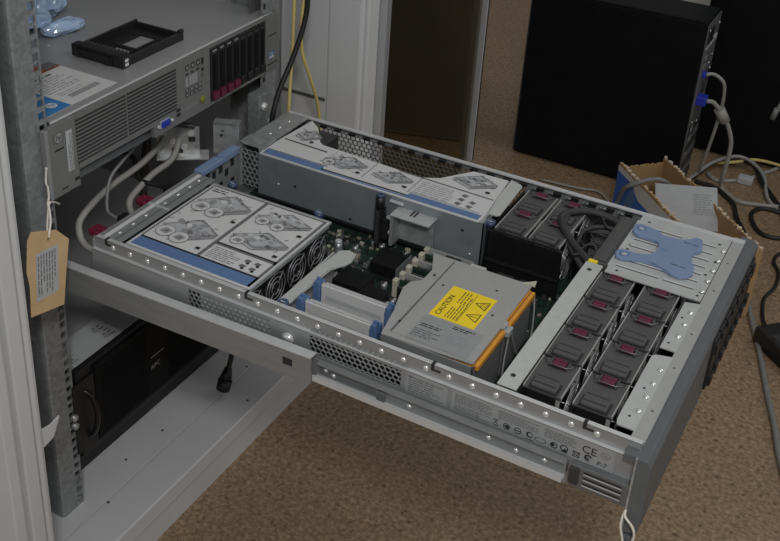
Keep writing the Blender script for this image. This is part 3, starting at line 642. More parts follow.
# ================================================================== CABINET
CB = thing('equipment_rack', 'white painted server cabinet with galvanised posts and an open smoked glass door', 'server rack', (-.45, .23, -.53))
b = MB(); b.box(-.95, -.02525, -.20, .70, -.484, -.452, 'cab'); b.box(-.0248, .037, -.19, .70, -.484, -.4522, 'cab', .003, 3); b.box(-.95, .033, -.20, .70, -.53, -.485, 'cab'); b.box(-.0256, -.0246, -.2, .7, -.484, -.4530, 'cab')
for x, y in ((-.055, .09), (-.05, .17), (.02, .3), (-.02, .01), (-.03, .37)): b.cyl((x, y, -.4522), (x, y, -.4518), .0022, 'dark', 10)
b.build('base', CB)
def pillar(sgn, yc):
    q = MB(); f = lambda a: yc+sgn*a
    def bx(x0, x1, a0, a1, m='cab', bv=.002, z1=1.35): q.box(x0, x1, min(f(a0), f(a1)), max(f(a0), f(a1)), -.4515, z1, m, bv)
    bx(-.03, .034, 0, .012, bv=.005); bx(-.02, .026, .012, .018, 'cab_d', 0); bx(-.03, .037, .016, .036); bx(-.02, .028, .036, .042); bx(-.03, .033, .042, .058)
    return q
pillar(1, .600).build('frame_pillar', CB); 
q = pillar(-1, -.142); PN = q.build('frame_pillar', CB)
q = MB(); q.prism([(-.142, -.1815), (-.139, -.1815), (-.1255, -.1835), (-.113, -.180), (-.1255, -.203), (-.142, -.207)], .0302, .033, 'cab', 'x'); q.build('catch', PN, 'small white bent catch')
q = MB(); q.box(-.95, -.03, .66, .70, -.452, 1.35, 'cab'); q.box(-.12, -.028, .602, .66, -.452, 1.35, 'cab', .003); q.box(-.119, -.031, .6005, .603, -.050, -.0445, 'cab_d'); q.build('side_panel', CB, 'white inner side panel on the far side')
q = MB(); q.box(-.95, -.03, -.235, -.20, -.53, 1.35, 'cab'); q.build('side_panel', CB, 'white side panel on the near side')
q = MB(); q.box(-.98, -.95, -.235, .70, -.53, 1.35, 'cab_d'); q.build('back_panel', CB)
q = MB(); q.box(-.98, .037, -.235, .70, 1.35, 1.38, 'cab'); q.build('roof', CB)

def post(side, y_in, y_out):
    """C profile with a column of square holes near the inner edge"""
    q = MB(); s = 1 if y_out > y_in else -1
    def bx(x0, x1, a, c, z0, z1, m='post', bv=0): q.box(x0, x1, min(a, c), max(a, c), z0, z1, m, bv)
    xa, xb = -.0535, -.0508
    e0, e1, e2, e3 = y_in, y_in+s*.0028, y_in+s*.0118, y_out
    bx(xa, xb, e2, e3-s*.004, -.452, 1.35); bx(xa, xb, e0, e1, -.452, 1.35)
    q.prism([(-.0508, e3-s*.0045), (-.0525, e3-s*.001), (-.056, e3), (-.058, e3-s*.002), (-.0535, e3-s*.0045)], -.452, 1.35, 'post')
    z = -.452; k = 0; zt = -.444; steps = (.015875, .015875, .0127)
    while z < 1.3:
        bx(xa, xb, e1, e2, z, zt); z = zt+.0098; zt = zt+steps[k % 3]; k += 1
    bx(-.125, -.056, e3-s*.0025, e3, -.452, 1.35); bx(-.125, -.122, e3-s*.02, e3, -.452, 1.35); bx(-.075, -.0725, e0, e3-s*.002, -.452, 1.35, 'cab_d')
    return q
PO = post('near', -.006, -.047).build('mounting_post', CB, 'galvanised near post with square holes')
for z in (-.2935, -.3075):
    q = MB(); q.cyl((-.0507, -.0125, z), (-.044, -.0125, z), .0052, 'can', 14); q.dome((-.044, -.0125, z), (1, 0, 0), .0048, .002, 'zinc'); q.build('screw', PO)
post('far', .443, .484).build('mounting_post', CB, 'galvanised far post with square holes')
q = MB(); q.box(-.0505, -.030, .404, .444, -.062, .030, 'post', .001); q.box(-.032, -.0295, .372, .444, -.070, -.052, 'dark'); 
for y, z in ((.415, .012), (.434, -.02), (.412, -.045)): q.cyl((-.03, y, z), (-.025, y, z), .0065, 'bright', 14); q.dome((-.025, y, z), (1, 0, 0), .005, .002, 'rivet')
q.build('post_bracket', CB, 'galvanised bracket with round bolts on the far post')
# glass door folded flat beyond the far pillar
a = V((.030, .674, 0)); c = V((-.072, 1.372, 0)); d = (c-a).normalized(); nrm = V((0, 0, 1)).cross(d)*-1
b = MB(); Lg = (c-a).length; b.M = frame((a.x, a.y, -.495), d, (0, 0, 1))
b.box(-.012, .012, 0, 1.8, -.012, .012, 'alu', .002); b.box(Lg-.034, Lg, 0, 1.8, -.014, .012, 'alu', .002); b.box(Lg-.022, Lg-.018, .004, 1.796, .0115, .0135, 'bright'); b.box(Lg-.013, Lg-.010, 0, 1.8, .011, .0145, 'dark'); b.box(.01, Lg-.02, 1.78, 1.8, -.01, .01, 'alu')
DR = b.build('glass_door', CB); ORG[DR.name] = ORG[CB.name]
b = MB(); b.M = frame((a.x, a.y, -.495), d, (0, 0, 1)); b.box(.012, Lg-.033, .004, 1.78, -.003, .003, 'glass'); b.build('glass_pane', DR, 'dark smoked glass pane')
b = MB(); b.M = frame((a.x, a.y, -.495), d, (0, 0, 1)); b.box(Lg-.016, Lg+.010, .480, .515, .011, .03, 'black', .003); b.tube([(Lg+.001, .48, .02), (Lg+.001, .43, .022)], .0012, 'bright', 6); b.ring((Lg+.001, .420, .022), (.3, .2, 1), .009, .0026, 'black', 16, 6); b.build('latch', DR, 'black latch with a key ring')

# ================================================================== UPPER SERVER (closed)
US = thing('rack_server', 'closed rack server mounted in the cabinet above the opened one with a louvred front', 'server', (-.39, .235, .045))
FX = -.045
b = MB(); b.box(-.72, -.057, .004, .466, .045, .1385, 'steel_d'); b.box(-.72, -.052, .002, .468, .1385, .1402, 'lid', .0006, 1); b.box(-.0535, -.0505, .0, .47, .1345, .1412, 'bright', .001); b.box(-.06, -.0505, .0, .47, .06, .1345, 'dark')
b.build('chassis', US)
b = MB()
b.box(-.0505, FX, -.0130, .036, .044, .1395, 'bezel_l', .0015); b.box(-.0505, FX+.003, -.0200, -.0132, .046, .1385, 'steel', .0015); b.box(-.0505, FX, .0362, .2, .066, .1395, 'bezel_l'); b.box(-.0505, FX, .2, .304, .050, .1395, 'bezel_l'); b.box(-.0505, FX, .1795, .2, .050, .066, 'bezel_l')
b.box(-.0505, FX, .304, .446, .0505, .0545, 'bezel_l'); b.box(-.0505, FX, .304, .446, .1365, .1395, 'bezel_l'); b.box(-.0505, FX, .446, .48, .0535, .1405, 'bezel_l', .0015); b.box(-.0512, -.0500, .304, .446, .054, .137, 'black')
n = 12
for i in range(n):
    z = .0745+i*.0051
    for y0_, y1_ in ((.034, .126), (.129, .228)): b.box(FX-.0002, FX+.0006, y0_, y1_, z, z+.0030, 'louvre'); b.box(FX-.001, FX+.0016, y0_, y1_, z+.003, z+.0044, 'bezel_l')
b.box(FX-.0002, FX+.0005, -.003, .012, .105, .107, 'ink'); b.box(FX-.0002, FX+.0006, .026, .034, .054, .058, 'ink'); b.box(FX-.0002, FX+.0006, .003, .014, .0515, .053, 'ink')
b.box(FX-.0002, FX+.0005, .450, .474, .108, .1095, 'ink'); b.box(FX-.0002, FX+.0006, .4495, .476, .062, .0635, 'ink'); 
FP = b.build('front_panel', US)
b = MB(); b.M = frame((FX+.0004, .2445, .0800), (0, 1, 0), (0, 0, 1)); b.sheet(.047, .054, 'bezel_l', .0004)
for i in range(3): b.mark(.004+.012*i, .012+.012*i, .042, .050, 'ink'); b.mark(.006+.012*i, .010+.012*i, .044, .048, 'silver', 2); b.mark(.004+.012*i, .010+.012*i, .035, .038, 'ink')
for i in range(4): b.mark(.003+.0095*i, .0105+.0095*i, .003, .009, 'ink'); b.mark(.0045+.0095*i, .009+.0095*i, .0045, .0075, 'silver', 2); b.mark(.003+.0095*i, .0105+.0095*i, .0105, .0155, 'ink'); b.mark(.0045+.0095*i, .009+.0095*i, .0115, .0145, 'silver', 2)
b.mark(.012, .03, .0185, .033, 'silver'); b.mark(.039, .045, .03, .035, 'ink'); b.mark(.039, .045, .04, .05, 'ink'); b.circ(.041, .024, .003, .001, 'ink'); b.mark(.004, .009, .018, .032, 'grey_ink')
b.build('status_panel', US, 'pale panel of indicator symbols')
b = MB(); b.M = frame((FX, .193, .0592), (0, 1, 0), (0, 0, 1)); b.box(0, .0165, 0, .0085, 0, .0035, 'vgablue', .001); b.box(-.001, .0175, -.001, .0095, 0, .001, 'bright'); b.cyl((-.0055, .004, 0), (-.0055, .004, .003), .0026, 'bright', 6); b.cyl((.022, .004, 0), (.022, .004, .003), .0026, 'bright', 6)
for i in range(4): b.cyl((.003+i*.0035, .0028, .0035), (.003+i*.0035, .0028, .0037), .0007, 'ink', 6); b.cyl((.003+i*.0035, .0056, .0035), (.003+i*.0035, .0056, .0037), .0007, 'ink', 6)
b.build('display_port', US, 'blue display port')
b = MB()
for y, z in ((.231, .064), (.231, .071)): b.box(FX-.0002, FX+.0006, y-.004, y+.004, z-.0022, z+.0022, 'ink')
for i in range(5): b.M = frame((FX+.0002, .243+i*.007, .066+i*.0006), (0, 1, 0), (0, 0, 1)); b.circ(0, 0, .0028, .0008, 'grey_ink', 1, 10)
b.M = Matrix(); b.build('port_row', US)
b = MB(); b.cyl((FX, .2845, .068), (FX+.0025, .2845, .068), .0052, 'led', 18); b.dome((FX+.0025, .2845, .068), (1, 0, 0), .0046, .0012, 'led', 14); b.build('power_button', US, 'round greenish yellow power button')
b = MB(); b.M = frame((FX+.0004, .0165, .0705), (0, 1, 0), (0, 0, 1)); b.sheet(.0105, .054, 'offw', .0003); b.M = frame((FX+.0004, .027, .0705), (0, 0, 1), (0, -1, 0)); b.lines(.002, .051, .001, .009, 3, 'dgrey_ink', 61); b.build('asset_label', US, 'narrow white printed strip')
b = MB(); b.M = frame((FX+.0004, .004, .1215), (0, 1, 0), (0, 0, 1)); b.mark(-.0075, .0075, -.0065, .0065, 'dgrey_ink', 1); b.disc(0, 0, .0060, 'silver', 2); b.text('hp', .0100, -.0050, -.0024, 'ink', 3, shear=.25); 
b.build('emblem', US, 'round two-letter emblem on the near ear')
b = MB(); b.M = frame((FX+.0004, .452, .071), (0, 1, 0), (0, 0, 1)); b.sheet(.015, .011, 'band', .0003); b.mark(.001, .014, .001, .004, 'white'); b.circ(.0075, .0065, .0035, .0012, 'white', 1); b.build('badge', US, 'small blue and white badge on the far ear')
for i in range(8):
    q = MB(); y = .3065+i*.0173
    q.box(-.0500, FX+.0005, y, y+.0150, .0555, .135, 'black', .0012, 1); q.box(FX+.0003, FX+.0016, y+.0035, y+.0115, .072, .125, 'black_s', .0006, 1); q.box(FX+.0003, FX+.0020, y+.002, y+.013, .127, .1305, 'dark')
    if i < 4: q.box(FX+.0014, FX+.0021, y+.003, y+.012, .1305, .1325, 'silver')
    else: q.box(FX+.0003, FX+.004, y+.002, y+.013, .058, .070, 'black', .001, 1)
    D = q.build('hard_drive', US)
    if i < 4: q = MB(); q.box(FX+.0003, FX+.0055, y+.0015, y+.0135, .0575, .0695, 'maroon', .0012); q.build('latch', D, 'maroon release latch')
q = MB(); q.M = frame((-.066, .0, .1404), (0, 1, 0), (-1, 0, 0)); q.sheet(.136, .118, 'white', .0002); q.mark(0, .052, 0, .118, 'lblue_ink'); q.mark(.052, .054, 0, .118, 'white', 2)
q.M = frame((-.0875, .036, .1407), (0, 1, 0), (-1, 0, 0)); q.disc(.0, -.004, .0075, 'white', 2); q.text('hp', .011, -.0055, -.0065, 'lblue_ink', 3, shear=.25)
q.M = frame((-.066, .0, .1404), (0, 1, 0), (-1, 0, 0)); q.lines(.058, .118, .042, .082, 7, 'grey_ink', 71, 1, .35); q.mark(.070, .122, .014, .024, 'grey_ink'); q.lines(.064, .110, .028, .038, 2, 'grey_ink', 72, 1, .3); q.lines(.058, .115, .084, .092, 1, 'dgrey_ink', 73, 1, .5); q.mark(.056, .136, .096, .118, 'photo'); q.mark(.115, .136, .1, .118, 'dgrey_ink', 2)
q.build('lid_label', US, 'white and blue printed sheet stuck on the lid beside the near post')

# ================================================================== DRIVE CARRIER
DC = thing('drive_carrier', 'empty black plastic drive tray lying on the closed server lid', 'drive tray', (-.13, .235, .1402))
b = MB(); z0 = .1403; CM = Matrix.Translation((-.1735, .1735, z0)) @ Matrix.Rotation(.0, 4, 'Z') @ Matrix.Diagonal((.83, .90, .78, 1)); b.M = CM
b.box(0, .0045, .0, .144, 0, .017, 'black', .0008, 1); b.box(.0985, .103, 0, .144, 0, .017, 'black', .0008, 1); b.box(.0045, .0985, .139, .144, 0, .013, 'black', .0008, 1)
b.box(.004, .099, .022, .048, 0, .003, 'black'); b.box(.004, .024, .048, .139, 0, .003, 'black'); b.box(.08, .099, .048, .139, 0, .003, 'black'); b.box(.024, .08, .118, .139, 0, .003, 'black')
b.box(.03, .075, .060, .064, 0, .006, 'black'); b.box(.03, .034, .05, .118, 0, .005, 'black'); b.box(.07, .074, .05, .118, 0, .005, 'black'); b.box(.003, .006, .08, .09, .016, .019, 'dark'); b.box(.097, .103, .135, .1440, .015, .020, 'black')
b.build('tray_frame', DC)
b = MB(); b.M = CM; b.box(-.002, .105, -.002, .014, 0, .022, 'black', .0015); b.box(.004, .099, .013, .024, 0, .015, 'black', .001)
b.box(.012, .085, -.0045, -.001, .003, .018, 'black_g', .001); b.box(.010, .018, -.006, -.001, .002, .016, 'black', .001); b.box(.068, .078, -.006, -.001, .002, .016, 'black', .001)
for i in range(11): b.box(.012+i*.0078, .0155+i*.0078, .012, .0225, .0148, .0215, 'dark', .0005, 1)
FD = b.build('front_handle', DC)
b = MB(); b.M = CM; b.box(.1045, .1058, .003, .010, .004, .009, 'white'); b.box(.1045, .1058, .003, .010, .0115, .0165, 'white'); b.build('indicator', DC, 'two small white windows')

# ================================================================== PLASTIC BAG
rd = random.Random(8)
b = MB()
def crumple(c0, c1, r, seed, n=20, k=20, fl=.8, jit=.1):
    q = random.Random(seed); c0 = V(c0); c1 = V(c1); t = (c1-c0).normalized(); sd = t.cross(V((0, 0, 1))).normalized(); up = sd.cross(t); rings = []
    ph = [q.uniform(0, 6) for _ in range(6)]
    for i in range(n):
        u = i/(n-1); e = (.45+.55*min(1, 5*u, 5*(1-u))); cc = c0.lerp(c1, u); g = []
        for j in range(k):
            a = 2*PI*j/k; f = 1+.13*math.sin(5*a+ph[0]+3*u)+.09*math.sin(9*a+ph[1]-7*u)+q.uniform(-jit, jit)
            g.append(cc+(math.cos(a)*sd*1.15+math.sin(a)*up*fl)*r*e*f)
        rings.append(g)
    zmin = min(p.z for g in rings for p in g); sh = V((0, 0, .1404-zmin))
    b.loft([[p+sh for p in g] for g in rings], 'film', False)
crumple((-.246, .192, .158), (-.231, .256, .158), .0115, 1, jit=.05); crumple((-.345, .21, .17), (-.290, .285, .17), .026, 2, 22, 18, .7); crumple((-.315, .17, .16), (-.272, .235, .16), .02, 3, fl=.6); crumple((-.40, .24, .165), (-.34, .32, .165), .028, 4)
b.build('plastic_bag', None, None); tag(bpy.data.objects['plastic_bag'], 'crumpled bluish clear plastic bag on the closed server lid behind the near post', 'plastic bag')

# ================================================================== PAPER TAG
o = V((-.018, -.0, 0)); 
TG = thing('paper_tag', 'tan paper tag hanging by a knotted white string at the near galvanised post', 'tag', (-.02, -.075, -.07))
b = MB(); Xt = -.022; T = [(-.0755, .058), (-.0445, .050), (-.0255, .0275), (-.0385, -.0575), (-.0870, -.0440), (-.0940, .038)]
T = [(-.070, .066), (-.043, .054), (-.0205, .036), (-.0405, -.053), (-.0925, -.0375), (-.0875, .034), (-.0815, .052)]
T = [(-.0860, .060), (-.0715, .0665), (-.0430, .0560), (-.0200, .0340), (-.0400, -.0530), (-.0935, -.0375), (-.0900, .035)]
Xt = 0; T = [(-.1021, .0489), (-.0948, .0569), (-.0576, .0414), (-.0385, .0194), (-.0480, -.022), (-.0561, -.0634), (-.1093, -.0512), (-.1060, -.01), (-.1085, .010)]
b.prism(T, Xt, Xt+.0006, 'tag', 'x'); b.ring((Xt+.0006, -.0702, .0372), (1, 0, 0), .003, .0008, 'tag', 14, 5); b.M = frame((Xt+.0007, -.0702, .0372), (0, 1, 0), (0, 0, 1)); b.disc(0, 0, .0026, 'ink', 1)
u = V((0, -.10, -1)).normalized(); v = V((0, 1, -.10)).normalized(); b.M = frame((Xt+.0007, -.0925, .026), u, v)
b.mark(.0, .062, .0, .036, 'offw', .5); b.lines(.004, .058, .003, .034, 7, 'dgrey_ink', 81, 1.2, .38); b.M = Matrix()
b.build('card', TG)
b = MB(); kn = (-.018, -.0475, .066)
b.tube(catmull([(.0012, -.0702, .0372), (.0015, -.069, .044), (-.006, -.058, .054), kn, (-.024, -.040, .069), (-.036, -.0285, .0725), (-.0435, -.0235, .0745), (-.0435, -.0205, .093)]), .0014, 'string', 6)
b.tube(catmull([(-.001, -.0702, .0385), (-.008, -.062, .047), (-.015, -.051, .062), kn, (-.026, -.033, .058), (-.036, -.018, .047), (-.0435, -.0055, .0365)]), .0013, 'string', 6); b.dome(kn, (1, 0, 0), .003, .003, 'string', 8)
b.build('string', TG, 'white knotted string')

# string loop from the front corner of the bezel
b = MB(); b.tube(catmull([(.676, -.0108, -.068), (.6745, -.0140, -.076), (.6752, -.0155, -.088), (.6792, -.0150, -.103), (.684, -.0135, -.135)]), .0013, 'string', 6); b.tube(catmull([(.676, -.0125, -.070), (.6775, -.0155, -.073), (.6850, -.0170, -.079), (.6885, -.0165, -.087), (.6885, -.0150, -.098), (.684, -.0135, -.135)]), .0013, 'string', 6)
tag(b.build('string_loop'), 'thin white string looped at the bottom near corner of the server bezel', 'string')

# ================================================================== POWER UNIT BELOW
UP = thing('uninterruptible_power_supply', 'black fronted power unit with a grey top standing at the bottom of the cabinet', 'power unit', (-.4, .235, -.4515))
b = MB(); b.box(-.70, -.062, .004, .466, -.37, -.2292, 'lid', .001); b.box(-.70, -.095, .004, .466, -.4518, -.37, 'black'); b.build('case', UP)
b = MB(); b.box(-.062, -.0515, .002, .468, -.378, -.2300, 'black', .002); b.box(-.0505, -.0475, -.010, .031, -.362, -.246, 'black', .001)
b.box(-.0515, -.0465, .032, .436, -.365, -.236, 'black_s', .002)
for i in range(18):
    z = -.358+i*.0064
    for a, c in ((.045, .140), (.190, .425)): b.box(-.0468, -.0455, a, c, z, z+.0030, 'black_s')
for y in (.0, .45): b.tube(catmull([(-.0515, y+.012, -.345), (-.040, y+.017, -.335), (-.036, y+.020, -.305), (-.040, y+.017, -.275), (-.0515, y+.012, -.265)]), .004, 'black_g', 8)
b.build('front_cover', UP)
b = MB(); b.M = frame((-.0462, .1435, -.319), (0, 1, 0), (0, 0, 1)); b.text('APC', .0115, .003, .001, 'silver', 3); b.mark(.004, .034, .022, .0235, 'silver', 3); b.build('emblem', UP, 'small silver APC lettering')
b = MB(); b.M = frame((-.101, .0105, -.2285), (0, 1, 0), (-1, 0, 0)); b.M = frame((-.050, .010, -.2288), (0, 1, 0), (-1, 0, 0)); b.sheet(.098, .052, 'offw', .0002)
for u, v in ((.078, .034), (.078, .014), (.010, .012)):
    for a, c in (((u-.006, v-.004), (u+.006, v-.004)), ((u+.006, v-.004), (u, v+.006)), ((u, v+.006), (u-.006, v-.004))): b.stroke(a, c, .0012, 'dgrey_ink')
    b.mark(u-.0006, u+.0006, v-.002, v+.003, 'dgrey_ink')
b.lines(.008, .02, .02, .03, 2, 'grey_ink', 91); b.lines(.084, .092, .008, .042, 5, 'dgrey_ink', 92)
b.M = Matrix(); b.bm.verts.ensure_lookup_table(); bmesh.ops.translate(b.bm, verts=b.bm.verts[:], vec=(-.010, 0, 0)); b.build('warning_label', UP, 'white label with small warning triangles')

# ================================================================== CABINET CABLES, BRACKET, PLUG
def cable(name, pts, r, m, label, cat='cable', extra=None, group=None, k=6):
    b = MB(); b.tube(catmull(pts, k), r, m, 8)
    if extra: extra(b)
    return tag(b.build(name), label, cat, group)
cable('power_cable', [(-.010, .034, -.045), (-.040, .030, -.040), (-.058, .038, -.024), (-.066, .060, -.014), (-.082, .125, -.012), (-.088, .20, -.01), (-.10, .26, -.004), (-.115, .29, .004), (-.16, .31, .01), (-.30, .33, -.02)], .0046, 'gcable', 'thick pale grey cable from the crimson lever nearest the tag')
cable('power_cable', [(-.010, .128, -.048), (-.040, .124, -.042), (-.056, .134, -.03), (-.062, .16, -.024), (-.068, .20, -.020), (-.07, .245, -.016), (-.09, .285, -.004), (-.125, .30, -.008), (-.2, .30, -.03), (-.32, .32, -.04)], .0046, 'gcable', 'thick pale grey cable curling up to the metal bracket under the closed server')
cable('grey_cord', [(-.012, .085, -.026), (-.04, .085, -.024), (-.058, .092, -.02), (-.066, .11, .012), (-.07, .14, .024), (-.09, .19, .02), (-.13, .23, .0), (-.3, .28, -.04)], .0022, 'dgcable', 'thin grey cord with a black plug arching behind the opened server', 'cable', lambda b: b.box(-.030, -.001, .077, .094, -.036, -.016, 'black', .004))
cable('black_cable', [(-.012, .178, -.022), (-.04, .180, -.022), (-.07, .175, -.02), (-.10, .20, -.02), (-.15, .24, -.03), (-.3, .26, -.06)], .0034, 'bcable', 'black plugged cord beside the blue rear bar of the opened server', 'cable', lambda b: b.box(-.030, -.001, .171, .187, -.034, -.014, 'black', .004))
CA = thing('cable_arm_bracket', 'folded metal bracket under the closed server next to the blue rear bar', 'bracket', (-.05, .33, -.06))
b = MB(); b.M = frame((-.046, .310, -.028), V((.9, .42, 0)), (0, 0, 1)); b.box(0, .038, 0, .048, -.002, 0, 'zinc', .0006, 1); b.box(.012, .017, .036, .038, -.0002, .0004, 'ink'); b.cyl((.012, .030, -.0003), (.012, .030, .0005), .0022, 'ink', 10); b.box(0, .038, .046, .048, -.018, 0, 'zinc'); b.build('front_plate', CA)
b = MB(); b.M = frame((-.112, .262, -.032), V((.80, .60, 0)), (0, 0, 1)); b.box(0, .062, 0, .046, -.003, -.001, 'zinc'); b.box(0, .075, -.001, .001, -.016, .012, 'bright'); 
for x, z in ((.010, .034), (.024, .024), (.04, .014), (.05, .036)): b.cyl((x, z, -.001), (x, z, .0012), .0048, 'bright', 12)
b.box(.022, .038, .004, .013, -.0012, -.0004, 'ink'); b.box(.046, .056, .022, .030, -.0012, -.0004, 'ink'); b.tube(catmull([(.004, .046, .004), (.03, .054, .008), (.055, .05, .006)]), .004, 'dark', 8); b.build('back_plate', CA)
b = MB(); b.tube(catmull([(-.125, .26, .0), (-.14, .262, -.08), (-.15, .27, -.2)]), .006, 'dark', 6); b.build('arm', CA)

b = MB(); p = V((-.018, .307, -.393)); e = V((-.020, .2880, -.4390))
b.cyl(e, e.lerp(p, .35), .0115, 'black', 16); b.cyl(e.lerp(p, .35), e.lerp(p, .75), .0105, 'black', 16, .006); b.tube(catmull([e.lerp(p, .7), p, (-.016, .315, -.365), (-.016, .34, -.32), (-.022, .40, -.25), (-.06, .44, -.205), (-.2, .48, -.20)]), .0042, 'bcable', 8)
d_ = (e-p).normalized(); b.ring(e, d_, .0095, .002, 'black_g', 16, 5); b.box(e.x-.004, e.x+.004, e.y-.003, e.y+.003, e.z-.0012, e.z+.0035, 'dark')
tag(b.build('power_plug'), 'black appliance plug dangling over the white cabinet base', 'plug')

GY = 'yellow network cables beside the far post'
cable('network_cable', [(-.015, .452, -.16), (-.012, .456, -.08), (-.010, .458, .02), (-.012, .468, .10), (-.014, .474, .19), (-.02, .49, .35), (-.05, .50, .7), (-.1, .5, 1.349)], .0027, 'ycable', 'straight yellow cable hanging down beside the black cord at the far post', 'cable', None)
cable('network_cable', [(-.0, .545, -.2), (-.0, .538, -.10), (-.0, .530, -.03), (-.0, .505, .028), (-.004, .482, .085), (-.008, .486, .14), (-.010, .496, .20), (-.03, .51, .4), (-.08, .53, 1.349)], .0027, 'ycable', 'yellow cable bending outward past the black cord at the far post', 'cable', None)
cable('black_cable', [(-.016, .41, -.05), (-.014, .418, .0), (-.012, .432, .035), (-.004, .458, .085), (.004, .476, .14), (.004, .480, .19), (-.01, .485, .3), (-.06, .49, .7), (-.12, .5, 1.349)], .0042, 'bcable', 'thick black cord hanging between the two yellow cables', 'cable', None)

# ================================================================== TOWERS AND DARK BACKING
TW = thing('desktop_tower', 'black computer tower with sockets and blue plugs on its right end', 'computer', (.19, 1.585, -.53))
b = MB(); b.box(-.014, .388, 1.526, 1.645, -.525, -.098, 'black_s', .003); b.box(-.014, .388, 1.5235, 1.526, -.518, -.104, 'black_s', .0012, 1); b.box(.02, .06, 1.54, 1.63, -.53, -.524, 'black'); b.box(.34, .38, 1.54, 1.63, -.53, -.524, 'black'); b.box(-.0185, -.0142, 1.527, 1.644, -.524, -.099, 'dark', .001)
b.build('case', TW)
b = MB(); b.box(.3882, .3905, 1.530, 1.642, -.518, -.104, 'steel_d')
b.box(.3905, .393, 1.533, 1.575, -.33, -.17, 'steel_d')
for i in range(7): b.box(.3900, .3925, 1.536, 1.636, -.505+i*.0215, -.490+i*.0215, 'steel_d' if i % 2 else 'dark')
b.ring((.3915, 1.607, -.26), (1, 0, 0), .026, .0022, 'dark', 20, 5); b.ring((.3915, 1.607, -.26), (1, 0, 0), .014, .0022, 'dark', 20, 5)
b.box(.3905, .3935, 1.575, 1.625, -.162, -.150, 'bright'); b.box(.3905, .3945, 1.54, 1.575, -.150, -.118, 'black')
for i in range(7): b.box(.3905, .392, 1.537+.014*i, 1.545+.014*i, -.165, -.161, 'bright')
for z, y in ((-.12, 1.54), (-.127, 1.63), (-.145, 1.545), (-.155, 1.59), (-.20, 1.62), (-.215, 1.60), (-.235, 1.625), (-.345, 1.55), (-.36, 1.60), (-.42, 1.54)): b.dome((.3915, y, z), (1, 0, 0), .0035, .002, 'rivet')
for z in (-.185, -.205, -.36, -.385): b.box(.393, .395, 1.538, 1.555, z-.006, z+.006, 'dgcable', .001)
b.build('back_panel', TW)
T2 = thing('desktop_tower', 'taller black tower at the right edge behind the tangle of cables', 'computer', (.66, 1.93, -.53))
b = MB(); b.box(.33, .95, 1.81, 2.05, -.525, .12, 'black_s', .005); b.box(.338, .94, 1.8065, 1.81, -.515, .11, 'black_s', .0015); b.box(.42, .47, 1.84, 2.04, -.53, -.524, 'black'); b.box(.87, .92, 1.84, 2.04, -.53, -.524, 'black'); b.build('case', T2)
b = MB(); 
for i in range(12): b.box(.62+.02*i, .632+.02*i, 1.8055, 1.807, -.18, -.06, 'black')
b.build('side_vent', T2)
DKB = thing('dark_backing', 'dark brown backing block added behind the smoked glass door', 'backing', (-.7, 1.6, -.53))  # invented block, added so the view through the glass stays dark
b = MB(); b.M = frame((-.150, 1.500, 0), (-.953, -.303, 0), (0, 0, 1)); b.box(0, .55, -.528, .9, 0, .45, 'brown', .004); b.build('case', DKB)
b = MB(); b.M = frame((-.150, 1.500, 0), (-.953, -.303, 0), (0, 0, 1)); b.box(.272, .278, -.50, .88, -.0015, .0, 'black'); b.build('backing_strip', DKB)

# display cables with blue plugs
def vga(z, y, big):
    def f(b):
        b.box(.391, .414, y-.012, y+.014, z-.011, z+.011, 'vgablue', .003) if big else b.box(.391, .401, y-.008, y+.008, z-.006, z+.006, 'vgablue', .002)
    return f
def ferr(b): vga(-.286, 1.548, True)(b); b.cyl((.440, 1.575, -.308), (.457, 1.583, -.338), .0125, 'gcable', 14)
cable('display_cable', [(.413, 1.549, -.286), (.428, 1.563, -.292), (.449, 1.579, -.322), (.468, 1.588, -.355), (.480, 1.595, -.40), (.478, 1.60, -.475), (.476, 1.62, -.518), (.50, 1.60, -.525), (.535, 1.58, -.525), (.62, 1.61, -.525)], .0052, 'gcable', 'pale grey cable with a blue plug and ferrite lump on the black tower', 'cable', ferr)
cable('keyboard_cable', [(.400, 1.552, -.226), (.415, 1.565, -.226), (.436, 1.575, -.243), (.442, 1.585, -.275), (.440, 1.60, -.33), (.432, 1.61, -.41), (.42, 1.63, -.49), (.41, 1.66, -.526)], .0040, 'gcable', 'thin pale grey cable from the upper blue plug of the black tower', 'cable', vga(-.226, 1.550, False))
cable('hanging_cord', [(.590, 1.800, .119), (.583, 1.800, .02), (.570, 1.798, -.16), (.552, 1.798, -.30), (.537, 1.797, -.375)], .0036, 'gcable', 'thin pale cord hanging down the front of the taller black tower', 'cable', lambda b: b.cyl((.538, 1.797, -.365), (.532, 1.797, -.395), .007, 'dgcable', 12))

# ================================================================== CARDBOARD BOX
BX = thing('cardboard_box', 'open torn cardboard box with blue print holding a white booklet', 'box', (.46, 1.24, -.53))
zt = -.375; A = V((.644, 1.115, 0)); B_ = V((.378, 1.40, 0)); off = V((-.074, -.080, 0))
